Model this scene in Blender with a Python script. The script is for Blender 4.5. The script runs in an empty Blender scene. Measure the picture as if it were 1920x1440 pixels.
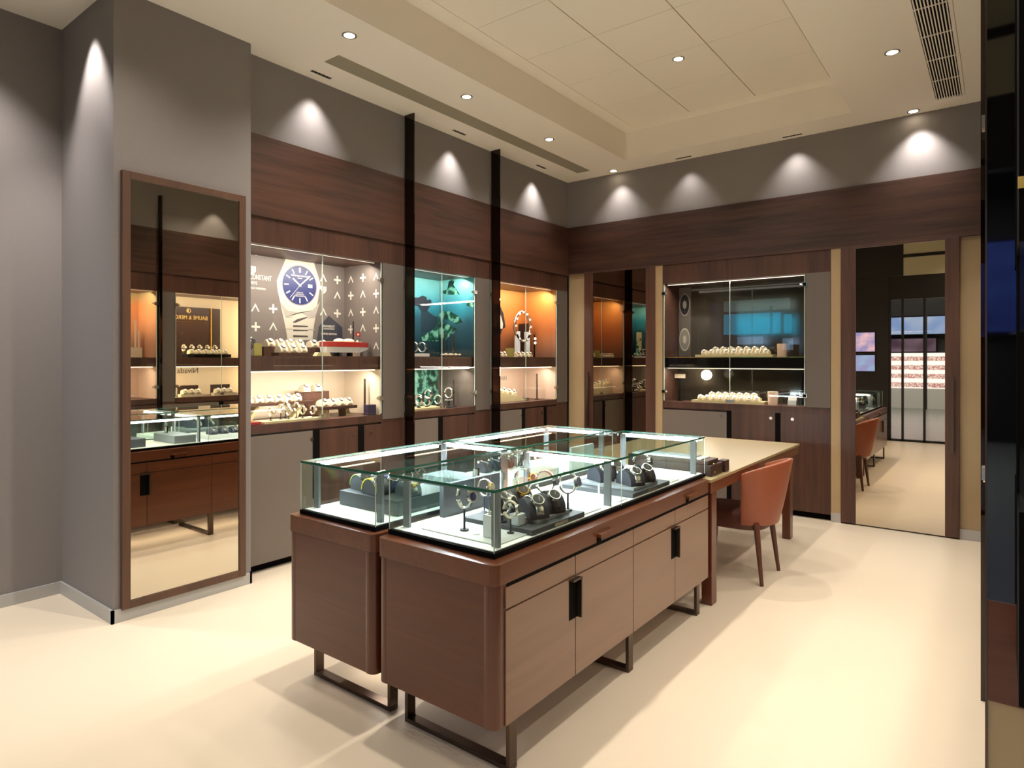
import bpy, math, random
from mathutils import Vector, Matrix
random.seed(7)
S = bpy.context.scene
COL = S.collection
# ------------------------------------------------------------------ camera
F = 1201.6; HY = 675.0; CAMZ = 1.5
TH = math.atan(919 / F)
cd = bpy.data.cameras.new('camera'); cam = bpy.data.objects.new('camera', cd); COL.objects.link(cam)
cam.location = (0, 0, CAMZ); cam.rotation_euler = (math.pi / 2, 0, TH)
cd.sensor_fit = 'HORIZONTAL'; cd.sensor_width = 36; cd.lens = 36 * F / 1920
cd.shift_y = -(720 - HY) / 1920; cd.clip_start = .02; cd.clip_end = 100
S.camera = cam
# ------------------------------------------------------------------ world, exposure
S.view_settings.view_transform = 'Standard'; S.view_settings.look = 'None'
S.view_settings.exposure = 0.0; S.view_settings.gamma = 1; S.view_settings.use_curve_mapping = False
W = bpy.data.worlds.new('world'); S.world = W; W.use_nodes = True
W.node_tree.nodes['Background'].inputs[0].default_value = (1, .9, .78, 1)
W.node_tree.nodes['Background'].inputs[1].default_value = .42
S.cycles.use_denoising = True
S.cycles.max_bounces = 10; S.cycles.transparent_max_bounces = 24; S.cycles.glossy_bounces = 5
S.cycles.caustics_reflective = False; S.cycles.caustics_refractive = False
S.cycles.sample_clamp_indirect = 6
WARM = (1, .90, .79); COOL = (.88, .95, 1); NEUT = (1, .94, .90)

def aim(o, d):
    o.rotation_euler = Vector(d).to_track_quat('-Z', 'Y').to_euler()
def spot(loc, d, w, ang, blend, col, rad=.04):
    l = bpy.data.lights.new('spot_lamp', 'SPOT'); l.energy = w; l.spot_size = math.radians(ang); l.spot_blend = blend
    l.color = col; l.shadow_soft_size = rad
    o = bpy.data.objects.new('spot_lamp', l); COL.objects.link(o); o.location = loc; aim(o, d); return o
def area(loc, d, w, sx, sy, col, rz=None):
    l = bpy.data.lights.new('strip_lamp', 'AREA'); l.shape = 'RECTANGLE'; l.size = sx; l.size_y = sy; l.energy = w; l.color = col
    o = bpy.data.objects.new('strip_lamp', l); COL.objects.link(o); o.location = loc
    if rz is not None: o.rotation_euler = rz
    else: aim(o, d)
    return o
# wall washers (just under the ceiling, beside the walls)
CZ = 3.63
for y, w in ((2.93, 52), (4.46, 52), (5.80, 60)): spot((-4.03, y, CZ - .03), (0, 0, -1), w, 84, 1, NEUT, .02)
for x, w in ((-3.43, 34), (-2.62, 17), (-1.56, 27), (-.56, 62)): spot((x, 6.40, CZ - .03), (0, .03, -1), w, 92, 1, NEUT, .02)
spot((-4.30, 1.38, CZ - .03), (0, .05, -1), 110, 64, .7, NEUT, .02)
spot((-4.30, .98, CZ - .03), (-.25, 0, -1), 115, 84, 1, NEUT, .04)
spot((-.20, 4.18, CZ - .03), (0, 0, -1), 26, 72, .5, WARM, .012)
# general downlights
GEN = [(-3.40, 2.69), (-3.439, 3.893), (-3.47, 5.129), (-.604, 5.12), (-.60, 3.9), (-.60, 2.6), (-.6, 1.2), (-3.40, 1.45), (-3.4, .2), (-.6, 0.0)]
GENW = [72, 70, 74, 62, 58, 48, 40, 46, 60, 44]
for (x, y), w in zip(GEN, GENW): spot((x, y, CZ - .03), (0, 0, -1), w, 125, .9, WARM, .05)
for x, y, w in ((-2.065, 4.9, 115), (-2.08, 3.5, 80), (-2.10, 2.15, 210)): spot((x, y, 3.88), (0, 0, -1), w, 130, .9, WARM, .035)

# ------------------------------------------------------------------ pixel helpers used to place things in the room
_v = (-math.sin(TH), math.cos(TH)); _r = (math.cos(TH), math.sin(TH))
def ray(px, py):
    a = px - 960.0
    return (_v[0] * F + _r[0] * a, _v[1] * F + _r[1] * a, HY - py)
def onz(px, py, z):
    d = ray(px, py); t = (z - CAMZ) / d[2]; return (d[0] * t, d[1] * t, z)
def onx(px, py, x):
    d = ray(px, py); t = x / d[0]; return (x, d[1] * t, CAMZ + d[2] * t)
def ony(px, py, y):
    d = ray(px, py); t = y / d[1]; return (d[0] * t, y, CAMZ + d[2] * t)

# ------------------------------------------------------------------ materials
def lin(c):
    return tuple((v / 255 / 12.92) if v <= 10.3 else ((v / 255 + .055) / 1.055) ** 2.4 for v in c) + (1,)
def nm(name):
    m = bpy.data.materials.new(name); m.use_nodes = True
    nt = m.node_tree; b = nt.nodes['Principled BSDF']; return m, nt, b
def plain(name, c, rough=.5, metal=0, spec=.5, coat=0, noise=0, nscale=30):
    m, nt, b = nm(name); c = lin(c)
    b.inputs['Base Color'].default_value = c; b.inputs['Roughness'].default_value = rough
    b.inputs['Metallic'].default_value = metal; b.inputs['Specular IOR Level'].default_value = spec
    b.inputs['Coat Weight'].default_value = coat
    tc = nt.nodes.new('ShaderNodeTexCoord'); n = nt.nodes.new('ShaderNodeTexNoise'); n.inputs['Scale'].default_value = nscale
    nt.links.new(tc.outputs['Object'], n.inputs['Vector'])
    mx = nt.nodes.new('ShaderNodeMix'); mx.data_type = 'RGBA'
    mx.inputs[6].default_value = tuple(v * (1 - noise) for v in c[:3]) + (1,); mx.inputs[7].default_value = tuple(min(1, v * (1 + noise)) for v in c[:3]) + (1,)
    nt.links.new(n.outputs['Fac'], mx.inputs[0]); nt.links.new(mx.outputs[2], b.inputs['Base Color'])
    return m
def wood(name, c1, c2, grain='Y', rough=.4, scale=1.0, coat=0, spec=.5):
    m, nt, b = nm(name)
    tc = nt.nodes.new('ShaderNodeTexCoord'); mp = nt.nodes.new('ShaderNodeMapping')
    s = {'X': (.5, 9, 9), 'Y': (9, .5, 9), 'Z': (9, 9, .5)}[grain]
    mp.inputs['Scale'].default_value = tuple(v * scale for v in s)
    nt.links.new(tc.outputs['Object'], mp.inputs[0])
    n = nt.nodes.new('ShaderNodeTexNoise'); n.inputs['Scale'].default_value = 3; n.inputs['Detail'].default_value = 6; n.inputs['Roughness'].default_value = .6; n.inputs['Distortion'].default_value = .6
    n2 = nt.nodes.new('ShaderNodeTexNoise'); n2.inputs['Scale'].default_value = .55; n2.inputs['Detail'].default_value = 2
    nt.links.new(mp.outputs[0], n.inputs['Vector']); nt.links.new(mp.outputs[0], n2.inputs['Vector'])
    ad = nt.nodes.new('ShaderNodeMath'); ad.operation = 'ADD'; nt.links.new(n.outputs['Fac'], ad.inputs[0]); nt.links.new(n2.outputs['Fac'], ad.inputs[1])
    r = nt.nodes.new('ShaderNodeValToRGB'); r.color_ramp.elements[0].position = .35; r.color_ramp.elements[1].position = .68
    hf = nt.nodes.new('ShaderNodeMath'); hf.operation = 'MULTIPLY'; hf.inputs[1].default_value = .5; nt.links.new(ad.outputs[0], hf.inputs[0])
    r.color_ramp.elements[0].color = lin(c1); r.color_ramp.elements[1].color = lin(c2)
    nt.links.new(hf.outputs[0], r.inputs[0]); nt.links.new(r.outputs[0], b.inputs['Base Color'])
    b.inputs['Roughness'].default_value = rough; b.inputs['Coat Weight'].default_value = coat; b.inputs['Coat Roughness'].default_value = .15
    b.inputs['Specular IOR Level'].default_value = spec
    return m
def emit(name, c, s):
    m, nt, b = nm(name); b.inputs['Base Color'].default_value = (0, 0, 0, 1)
    b.inputs['Emission Color'].default_value = lin(c); b.inputs['Emission Strength'].default_value = s; return m
def screen(name, c1, c2, s, scale=2.0):
    m, nt, b = nm(name); b.inputs['Base Color'].default_value = (0, 0, 0, 1)
    tc = nt.nodes.new('ShaderNodeTexCoord'); n = nt.nodes.new('ShaderNodeTexNoise'); n.inputs['Scale'].default_value = scale
    r = nt.nodes.new('ShaderNodeValToRGB'); r.color_ramp.elements[0].position = .4; r.color_ramp.elements[1].position = .62
    r.color_ramp.elements[0].color = lin(c1); r.color_ramp.elements[1].color = lin(c2)
    nt.links.new(tc.outputs['Object'], n.inputs['Vector']); nt.links.new(n.outputs['Fac'], r.inputs[0]); nt.links.new(r.outputs[0], b.inputs['Emission Color'])
    b.inputs['Emission Strength'].default_value = s; return m
def glass(name, tint=(1, 1, 1), ior=1.45, rough=0.0, rt=(1, 1, 1)):
    m = bpy.data.materials.new(name); m.use_nodes = True; nt = m.node_tree
    nt.nodes.remove(nt.nodes['Principled BSDF']); out = nt.nodes['Material Output']
    t = nt.nodes.new('ShaderNodeBsdfTransparent'); t.inputs[0].default_value = tint + (1,)
    g = nt.nodes.new('ShaderNodeBsdfGlossy'); g.inputs['Roughness'].default_value = rough; g.inputs[0].default_value = rt + (1,)
    f = nt.nodes.new('ShaderNodeFresnel'); f.inputs[0].default_value = ior; mx = nt.nodes.new('ShaderNodeMixShader')
    ge = nt.nodes.new('ShaderNodeNewGeometry'); inv = nt.nodes.new('ShaderNodeMath'); inv.operation = 'SUBTRACT'; inv.inputs[0].default_value = 1
    nt.links.new(ge.outputs['Backfacing'], inv.inputs[1]); mu = nt.nodes.new('ShaderNodeMath'); mu.operation = 'MULTIPLY'
    nt.links.new(f.outputs[0], mu.inputs[0]); nt.links.new(inv.outputs[0], mu.inputs[1])
    nt.links.new(mu.outputs[0], mx.inputs[0]); nt.links.new(t.outputs[0], mx.inputs[1]); nt.links.new(g.outputs[0], mx.inputs[2]); nt.links.new(mx.outputs[0], out.inputs[0])
    return m
M = {}
M['wall'] = plain('grey_paint', (136, 130, 127), .75, noise=.03, nscale=60, spec=.2)
M['ceiling'] = plain('ceiling_paint', (246, 238, 224), .8, spec=.2)
M['tile'] = plain('ceiling_tile', (243, 235, 220), .85, noise=.02, nscale=90, spec=.2)
M['tile_gap'] = plain('tile_gap', (190, 180, 160), .9)
M['soffit'] = plain('diffuser_grey', (156, 147, 127), .7)
M['floor'] = plain('cream_floor', (226, 212, 189), .34, noise=.015, nscale=3, spec=.3)
M['base'] = plain('baseboard_satin', (176, 174, 170), .4, spec=.4)
M['wood_h'] = wood('dark_walnut_horizontal_y', (46, 30, 24), (92, 60, 46), 'Y', .42)
M['wood_hx'] = wood('dark_walnut_horizontal_x', (46, 30, 24), (92, 60, 46), 'X', .42)
M['wood_v'] = wood('dark_walnut_vertical', (56, 35, 28), (92, 60, 46), 'Z', .42)
M['red_y'] = wood('red_walnut_long', (90, 50, 32), (114, 66, 42), 'Y', .28, .8, coat=.12)
M['red_x'] = wood('red_walnut_cross', (78, 39, 24), (104, 55, 34), 'X', .3, .8, coat=.08)
M['red_z'] = wood('red_walnut_upright', (80, 40, 25), (104, 55, 35), 'Z', .26, .8, coat=.15)
M['front'] = wood('walnut_front', (118, 84, 64), (134, 99, 77), 'Y', .28, .8, coat=.4)
M['taupe'] = plain('taupe_laminate', (112, 102, 94), .5, noise=.02)
M['pil'] = plain('grey_pilaster', (100, 92, 86), .55, noise=.02)
M['beige'] = plain('beige_panel', (172, 148, 112), .55, noise=.03, nscale=8)
M['black'] = plain('black_recess', (9, 7, 6), .8, spec=.1)
M['goldp'] = plain('gold_lettering', (226, 190, 110), .5)
M['backb'] = plain('dark_glossy_back', (56, 50, 38), .06, spec=.9)
M['mirrord2'] = plain('mirror_smoke', (150, 136, 118), .01, metal=1)
M['bmetal'] = plain('bronze_metal', (96, 82, 72), .3, metal=.9)
M['chrome'] = plain('chrome', (225, 222, 215), .12, metal=1)
M['steel'] = plain('steel', (200, 198, 190), .25, metal=1)
M['gold'] = plain('gold', (225, 180, 90), .22, metal=1)
M['dgrey'] = plain('dark_grey_tray', (64, 68, 72), .5)
M['mgrey'] = plain('mid_grey_tray', (128, 134, 138), .5)
M['lgrey'] = plain('light_grey_tray', (190, 194, 190), .6)
M['navy'] = plain('navy_cushion', (30, 34, 48), .6)
M['cream'] = plain('cream_leather', (232, 220, 190), .55)
M['creamd'] = plain('cream_tray', (212, 196, 150), .55)
M['white'] = plain('white_lining', (246, 246, 242), .6)
M['led'] = emit('led_white', (240, 247, 255), 20)
M['ledd'] = emit('led_dim', (255, 236, 205), 1.6)
M['ledw'] = emit('led_warm', (255, 232, 190), 7)
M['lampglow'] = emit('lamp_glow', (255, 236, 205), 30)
M['leather'] = plain('terracotta_leather', (150, 82, 56), .42, noise=.06, nscale=25)
M['leatherd'] = plain('brown_leather', (84, 44, 34), .5, noise=.05)
M['chairleg'] = wood('chair_leg_wood', (78, 44, 32), (104, 62, 46), 'Z', .35)
M['desk'] = plain('desk_beige_top', (164, 146, 108), .35, noise=.03, nscale=12)
M['brownbox'] = plain('dark_brown_leather', (52, 32, 27), .45)
M['pane'] = glass('clear_glass', (.985, .995, .99), 1.42)
M['panegreen'] = glass('case_glass', (.93, .975, .955), 1.5)
M['fin'] = glass('bronze_glass', (.16, .10, .07), 1.5)
M['gedge'] = plain('glass_edge_green', (24, 88, 66), .2, spec=.8)
M['gedgel'] = plain('glass_edge_pale', (190, 205, 190), .3)
M['mirror'] = plain('mirror_silver', (208, 200, 184), .01, metal=1)
M['mirrord'] = plain('mirror_bronze', (214, 202, 182), .01, metal=1)
M['mframe'] = wood('mirror_frame_wood', (74, 50, 36), (96, 66, 48), 'Z', .45)
M['bglass'] = plain('black_glass', (10, 9, 9), .03, spec=1.0, coat=1)
M['navyposter'] = plain('brown_grey_print', (104, 94, 88), .6)
M['print_w'] = plain('print_silver', (206, 198, 184), .5)
M['print_g'] = plain('print_grey', (150, 143, 134), .5)
M['print_d'] = plain('print_dark', (66, 60, 56), .5)
M['dialblue'] = plain('dial_blue', (36, 44, 92), .4)
M['red'] = plain('red_lacquer', (170, 36, 34), .3)
M['hullw'] = plain('white_lacquer', (225, 222, 215), .35)
M['yellow'] = plain('yellow_strap', (226, 214, 40), .5)
M['green'] = plain('green_strap', (110, 132, 62), .5)
M['blue'] = plain('blue_strap', (50, 66, 130), .5)
M['strapb'] = plain('black_strap', (28, 26, 28), .5)
M['acrylic'] = plain('frosted_acrylic', (205, 214, 216), .25)
M['navyt'] = plain('deep_sea_print', (22, 48, 62), .6)
M['purple'] = plain('dark_purple_box', (48, 38, 62), .5)
M['stone'] = plain('stone_beige', (198, 180, 156), .8)
M['sand'] = plain('pale_back_panel', (214, 196, 170), .6)
M['pinkback'] = plain('pale_rose_back_panel', (216, 186, 162), .6)
M['mallfloor'] = plain('mall_floor', (150, 152, 146), .25)
M['mallwall'] = plain('mall_dark', (22, 20, 22), .5)
M['headbeige'] = plain('header_olive', (206, 202, 176), .7)
M['olive'] = plain('olive_card', (170, 160, 84), .6)
def ramp_mat(name, stops, axis=2, lo=0, hi=1, noise=0, nscale=3, rough=.5):
    m, nt, b = nm(name); tc = nt.nodes.new('ShaderNodeTexCoord'); sp = nt.nodes.new('ShaderNodeSeparateXYZ')
    nt.links.new(tc.outputs['Object'], sp.inputs[0]); mr = nt.nodes.new('ShaderNodeMapRange')
    mr.inputs[1].default_value = lo; mr.inputs[2].default_value = hi; nt.links.new(sp.outputs[axis], mr.inputs[0])
    n = nt.nodes.new('ShaderNodeTexNoise'); n.inputs['Scale'].default_value = nscale; n.inputs['Detail'].default_value = 5; nt.links.new(tc.outputs['Object'], n.inputs['Vector'])
    ma = nt.nodes.new('ShaderNodeMath'); ma.operation = 'MULTIPLY_ADD'; ma.inputs[1].default_value = noise; nt.links.new(n.outputs['Fac'], ma.inputs[0])
    sb = nt.nodes.new('ShaderNodeMath'); sb.operation = 'SUBTRACT'; sb.inputs[1].default_value = noise / 2; nt.links.new(mr.outputs[0], sb.inputs[0]); nt.links.new(sb.outputs[0], ma.inputs[2])
    r = nt.nodes.new('ShaderNodeValToRGB'); el = r.color_ramp.elements
    el[0].position = stops[0][0]; el[0].color = lin(stops[0][1]); el[1].position = stops[-1][0]; el[1].color = lin(stops[-1][1])
    for p, c in stops[1:-1]: e = el.new(p); e.color = lin(c)
    nt.links.new(ma.outputs[0], r.inputs[0]); nt.links.new(r.outputs[0], b.inputs['Base Color']); b.inputs['Roughness'].default_value = rough; return m
M['teal'] = ramp_mat('teal_water_print', [(0, (16, 40, 46)), (.45, (30, 76, 92)), (.7, (50, 140, 158)), (1, (130, 205, 205))], 2, 1.55, 2.3, .5, 2.2)
M['coral'] = ramp_mat('coral_print', [(0, (10, 40, 34)), (.46, (26, 84, 66)), (.56, (88, 158, 138)), (1, (140, 196, 172))], 2, -50, 51, 3.0, 16)
M['orange'] = ramp_mat('orange_print', [(0, (120, 84, 64)), (.4, (170, 96, 48)), (.75, (206, 128, 58)), (1, (222, 160, 84))], 2, 1.55, 2.3, .25, 1.4)
M['skyline'] = ramp_mat('city_haze_print', [(0, (150, 110, 84)), (.4, (210, 150, 104)), (.75, (236, 168, 110)), (1, (206, 190, 140))], 2, 1.7, 2.32, .15, 2)

# ------------------------------------------------------------------ mesh builder
class MB:
    def __init__(s): s.v = []; s.f = []; s.mi = []; s.mats = []; s.sm = []
    def _m(s, m):
        if m not in s.mats: s.mats.append(m)
        return s.mats.index(m)
    def add(s, vs, fs, m, smooth=False):
        o = len(s.v); s.v += [tuple(p) for p in vs]; k = s._m(m)
        for f in fs: s.f.append([i + o for i in f]); s.mi.append(k); s.sm.append(smooth)
        return s
    def box(s, a, b, m, rz=0, c=None):
        x0, y0, z0 = [min(a[i], b[i]) for i in range(3)]; x1, y1, z1 = [max(a[i], b[i]) for i in range(3)]
        vs = [(x0, y0, z0), (x1, y0, z0), (x1, y1, z0), (x0, y1, z0), (x0, y0, z1), (x1, y0, z1), (x1, y1, z1), (x0, y1, z1)]
        if rz:
            cx, cy = c if c else ((x0 + x1) / 2, (y0 + y1) / 2); ca, sa = math.cos(rz), math.sin(rz)
            vs = [(cx + (x - cx) * ca - (y - cy) * sa, cy + (x - cx) * sa + (y - cy) * ca, z) for x, y, z in vs]
        return s.add(vs, [(0, 3, 2, 1), (4, 5, 6, 7), (0, 1, 5, 4), (1, 2, 6, 5), (2, 3, 7, 6), (3, 0, 4, 7)], m)
    def rbox(s, a, b, r, m, axis='Z', n=5):
        """box with rounded edges running along one axis"""
        x0, y0, z0 = [min(a[i], b[i]) for i in range(3)]; x1, y1, z1 = [max(a[i], b[i]) for i in range(3)]
        if axis == 'Z': u0, u1, w0, w1, t0, t1 = x0, x1, y0, y1, z0, z1; P = lambda u, w, t: (u, w, t)
        elif axis == 'X': u0, u1, w0, w1, t0, t1 = y0, y1, z0, z1, x0, x1; P = lambda u, w, t: (t, u, w)
        else: u0, u1, w0, w1, t0, t1 = z0, z1, x0, x1, y0, y1; P = lambda u, w, t: (w, t, u)
        pts = []
        for cx, cy, a0 in ((u1 - r, w1 - r, 0), (u0 + r, w1 - r, 90), (u0 + r, w0 + r, 180), (u1 - r, w0 + r, 270)):
            for i in range(n + 1):
                t = math.radians(a0 + 90 * i / n); pts.append((cx + r * math.cos(t), cy + r * math.sin(t)))
        k = len(pts); vs = [P(u, w, t0) for u, w in pts] + [P(u, w, t1) for u, w in pts]
        s.add(vs, [tuple(reversed(range(k))), tuple(range(k, 2 * k))], m)
        for i in range(k): s.add([], [], m)
        o = len(s.v); s.v += [tuple(p) for p in vs]; mi = s._m(m)
        for i in range(k):
            s.f.append([o + i, o + (i + 1) % k, o + k + (i + 1) % k, o + k + i]); s.mi.append(mi); s.sm.append(i % (n + 1) != n)
        return s
    def cyl(s, p, q, r0, r1, m, n=16, smooth=True):
        p = Vector(p); q = Vector(q); d = (q - p).normalized(); u = d.orthogonal().normalized(); w = d.cross(u)
        vs = [p + (u * math.cos(t) + w * math.sin(t)) * r0 for t in [2 * math.pi * i / n for i in range(n)]] + \
             [q + (u * math.cos(t) + w * math.sin(t)) * r1 for t in [2 * math.pi * i / n for i in range(n)]]
        s.add(vs, [tuple(reversed(range(n))), tuple(range(n, 2 * n))], m)
        return s.add(vs, [(i, (i + 1) % n, n + (i + 1) % n, n + i) for i in range(n)], m, smooth)
    def prism(s, pts, off, m, smooth=False):
        """pts: closed 3-D polygon; off: extrusion vector"""
        k = len(pts); off = Vector(off); vs = [Vector(p) for p in pts] + [Vector(p) + off for p in pts]
        s.add(vs, [tuple(reversed(range(k))), tuple(range(k, 2 * k))], m)
        return s.add(vs, [(i, (i + 1) % k, k + (i + 1) % k, k + i) for i in range(k)], m, smooth)
    def band(s, path, w, t, m, wdir=(0, 1, 0), smooth=True):
        """flat strip of width w, thickness t swept along a path lying in the plane normal to wdir"""
        wd = Vector(wdir).normalized(); n = len(path); vs = []
        for i, p in enumerate(path):
            p = Vector(p); a = Vector(path[max(i - 1, 0)]); b = Vector(path[min(i + 1, n - 1)])
            nn = (b - a).normalized().cross(wd) * (t / 2); h = wd * (w / 2)
            vs += [p - h - nn, p + h - nn, p + h + nn, p - h + nn]
        fs = []
        for i in range(n - 1):
            for j in range(4): fs.append((4 * i + j, 4 * i + (j + 1) % 4, 4 * i + 4 + (j + 1) % 4, 4 * i + 4 + j))
        fs += [(3, 2, 1, 0), (4 * n - 4, 4 * n - 3, 4 * n - 2, 4 * n - 1)]
        return s.add(vs, fs, m, smooth)
    def sphere(s, c, r, m, sc=(1, 1, 1), n=12, k=8):
        vs = []; fs = []
        for j in range(k + 1):
            for i in range(n):
                a = 2 * math.pi * i / n; b = math.pi * j / k
                vs.append((c[0] + r * sc[0] * math.sin(b) * math.cos(a), c[1] + r * sc[1] * math.sin(b) * math.sin(a), c[2] + r * sc[2] * math.cos(b)))
        for j in range(k):
            for i in range(n): fs.append((j * n + i, (j + 1) * n + i, (j + 1) * n + (i + 1) % n, j * n + (i + 1) % n))
        return s.add(vs, fs, m, True)
    def ob(s, name, parent=None, bevel=0):
        me = bpy.data.meshes.new(name); ox = (0, 0, 0)
        if parent is not None: ox = parent.get('_o', (0, 0, 0))
        me.from_pydata([(v[0] - ox[0], v[1] - ox[1], v[2] - ox[2]) for v in s.v], [], s.f)
        for m in s.mats: me.materials.append(M[m] if isinstance(m, str) else m)
        me.polygons.foreach_set('material_index', s.mi); me.polygons.foreach_set('use_smooth', s.sm); me.update()
        o = bpy.data.objects.new(name, me); COL.objects.link(o)
        if parent is not None:
            o.parent = parent; OFF[o.name] = ox; o['_o'] = ox
        if bevel:
            b = o.modifiers.new('bevel', 'BEVEL'); b.width = bevel; b.segments = 2; b.limit_method = 'ANGLE'
        return o
OFF = {}
def tag(o, label=None, cat=None, group=None, kind=None):
    if label: o['label'] = label
    if cat: o['category'] = cat
    if group: o['group'] = group
    if kind: o['kind'] = kind
    return o
def thing(name, label, cat, loc=(0, 0, 0), group=None, rz=0, local=False):
    o = bpy.data.objects.new(name, None); o.empty_display_size = .05; COL.objects.link(o); o.location = loc; o.rotation_euler = (0, 0, rz)
    o['_o'] = (0, 0, 0) if local else tuple(loc)
    return tag(o, label, cat, group)
def copytree(o, parent=None):
    c = o.copy(); COL.objects.link(c)
    if parent is not None: c.parent = parent
    for ch in list(o.children): copytree(ch, c)
    return c
def struct(name, mb): return tag(mb.ob(name), kind='structure')
def text(name, s, size, loc, rot, mat, parent, ext=.0008, align='LEFT', sx=1.0):
    cu = bpy.data.curves.new(name, 'FONT'); cu.body = s; cu.size = size; cu.extrude = ext; cu.align_x = align
    t = bpy.data.objects.new(name + '_curve', cu); COL.objects.link(t)
    dg = bpy.context.evaluated_depsgraph_get(); me = bpy.data.meshes.new_from_object(t.evaluated_get(dg))
    bpy.data.objects.remove(t); me.name = name
    me.materials.clear(); me.materials.append(M[mat])
    mt = Matrix.Translation(Vector(loc)) @ rot.to_4x4() @ Matrix.Diagonal((sx, 1, 1, 1))
    ox = Vector(parent.get('_o', (0, 0, 0))) if parent is not None else Vector((0, 0, 0))
    me.transform(Matrix.Translation(-ox) @ mt)
    o = bpy.data.objects.new(name, me); COL.objects.link(o)
    if parent is not None: o.parent = parent
    return o
def basis(xa, ya):  # rotation whose local x -> xa and local y -> ya
    xa = Vector(xa); ya = Vector(ya); za = xa.cross(ya); return Matrix((xa, ya, za)).transposed()
RX = basis((0, 1, 0), (0, 0, 1))     # faces +x, reads towards +y
RB = basis((1, 0, 0), (0, 0, 1))     # faces -y, reads towards +x
RR = basis((0, -1, 0), (0, 0, 1))    # faces -x, reads towards -y

# ================================================================== ROOM SHELL
XA = -4.15; YB = 6.53; XR = -.03; YF = -.69
struct('floor', MB().box((-5.2, YF, -.1), (2.2, 7.2, 0), 'floor'))
# ceiling with raised tray
TX0, TX1, TY0, TY1, TZ = -3.19, -1.03, .35, 6.16, 3.92
mb = MB()
mb.box((-5.2, YF, CZ), (TX0, 7.2, CZ + .4), 'ceiling').box((TX1, YF, CZ), (2.2, 7.2, CZ + .4), 'ceiling')
mb.box((TX0, YF, CZ), (TX1, TY0, CZ + .4), 'ceiling').box((TX0, TY1, CZ), (TX1, 7.2, CZ + .4), 'ceiling')
struct('ceiling', mb)
# tray border slab and tiles
mb = MB(); mb.box((TX0, TY0, TZ + .012), (TX1, TY1, TZ + .1), 'tile_gap')
bx = .14; nx = 3; tw = (TX1 - TX0 - 2 * bx) / nx
mb.box((TX0, TY0, TZ), (TX0 + bx, TY1, TZ + .012), 'tile').box((TX1 - bx, TY0, TZ), (TX1, TY1, TZ + .012), 'tile')
mb.box((TX0 + bx, TY0, TZ), (TX1 - bx, TY0 + .14, TZ + .012), 'tile').box((TX0 + bx, TY1 - .14, TZ), (TX1 - bx, TY1, TZ + .012), 'tile')
ny = 9; tl = (TY1 - TY0 - .28) / ny
for i in range(nx):
    for j in range(ny):
        x0 = TX0 + bx + i * tw; y0 = TY0 + .14 + j * tl; g = .004
        mb.box((x0 + g, y0 + g * .4, TZ), (x0 + tw - g, y0 + tl - g * .4, TZ + .012), 'tile')
tag(struct('ceiling_tiles', mb), kind='structure')
# left wall behind the display cabinets, recess wall and column
mb = MB(); mb.box((-5.0, 2.36, 2.9), (XA, YB + .3, CZ), 'wall').box((-5.0, 2.36, 0), (-4.68, YB + .3, 2.9), 'wall')
struct('wall_left', mb)
struct('wall_recess', MB().box((-5.0, .42, 0), (-4.82, 2.36, CZ), 'wall'))
tag(struct('wall_column', MB().box((-4.82, 1.52, 0), (-4.02, 2.36, CZ), 'wall')), kind='structure')
mb = MB(); mb.box((-4.82, 1.505, 0), (-4.005, 1.52, .075), 'base').box((-4.02, 1.505, 0), (-4.005, 2.36, .075), 'base').box((-4.02, 2.345, 0), (-4.005, 2.36, .075), 'base')
struct('baseboard_column', mb)
struct('baseboard_recess', MB().box((-4.82, .42, 0), (-4.805, 1.505, .075), 'base'))
# back wall
mb = MB(); mb.box((-4.62, YB, 2.9), (2.2, YB + .3, CZ), 'wall').box((-4.62, YB + .45, 0), (2.2, YB + .6, 2.9), 'wall')
struct('wall_back', mb)
# right wall block
mb = MB(); mb.box((XR, 2.02, 2.9), (1.2, YB, CZ), 'wall').box((.52, 2.02, 0), (1.2, YB, 2.9), 'wall')
struct('wall_right', mb)
struct('wall_right_near', MB().box((1.2, YF, 0), (1.35, 2.02, CZ), 'wall'))
# front (shop front) wall with glazing: built below
# --- walnut band running round the room
struct('trim_1', MB().box((XA, 2.36, 2.51), (XA + .016, YB, 3.08), 'wood_h'))
struct('trim_2', MB().box((XA + .016, YB - .016, 2.53), (XR, YB, 3.08), 'wood_hx'))
struct('trim_3', MB().box((XR - .01, 2.02, 2.53), (XR, YB - .016, 3.06), 'wood_h'))
mb = MB()
for x0, x1, z0, z1, y in ((XA - .52, XA, 2.51, 2.9, 0),): mb.box((x0, 2.36, z0), (x1, YB, z1), 'wood_v')
struct('trim_4', mb)

# ================================================================== DISPLAY CABINETS
def clamp(mb, p, ax, s=1):
    """little chrome glass hinge: pad + pin"""
    x, y, z = p
    if ax == 'x': mb.box((x - .012, y - .022, z - .018), (x + .012, y + .022, z + .018), 'steel').cyl((x, y - .045 * s, z), (x, y, z), .009, .009, 'chrome', 10)
    else: mb.box((x - .022, y - .012, z - .018), (x + .022, y + .012, z + .018), 'steel').cyl((x - .045 * s, y, z), (x, y, z), .009, .009, 'chrome', 10)

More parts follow.
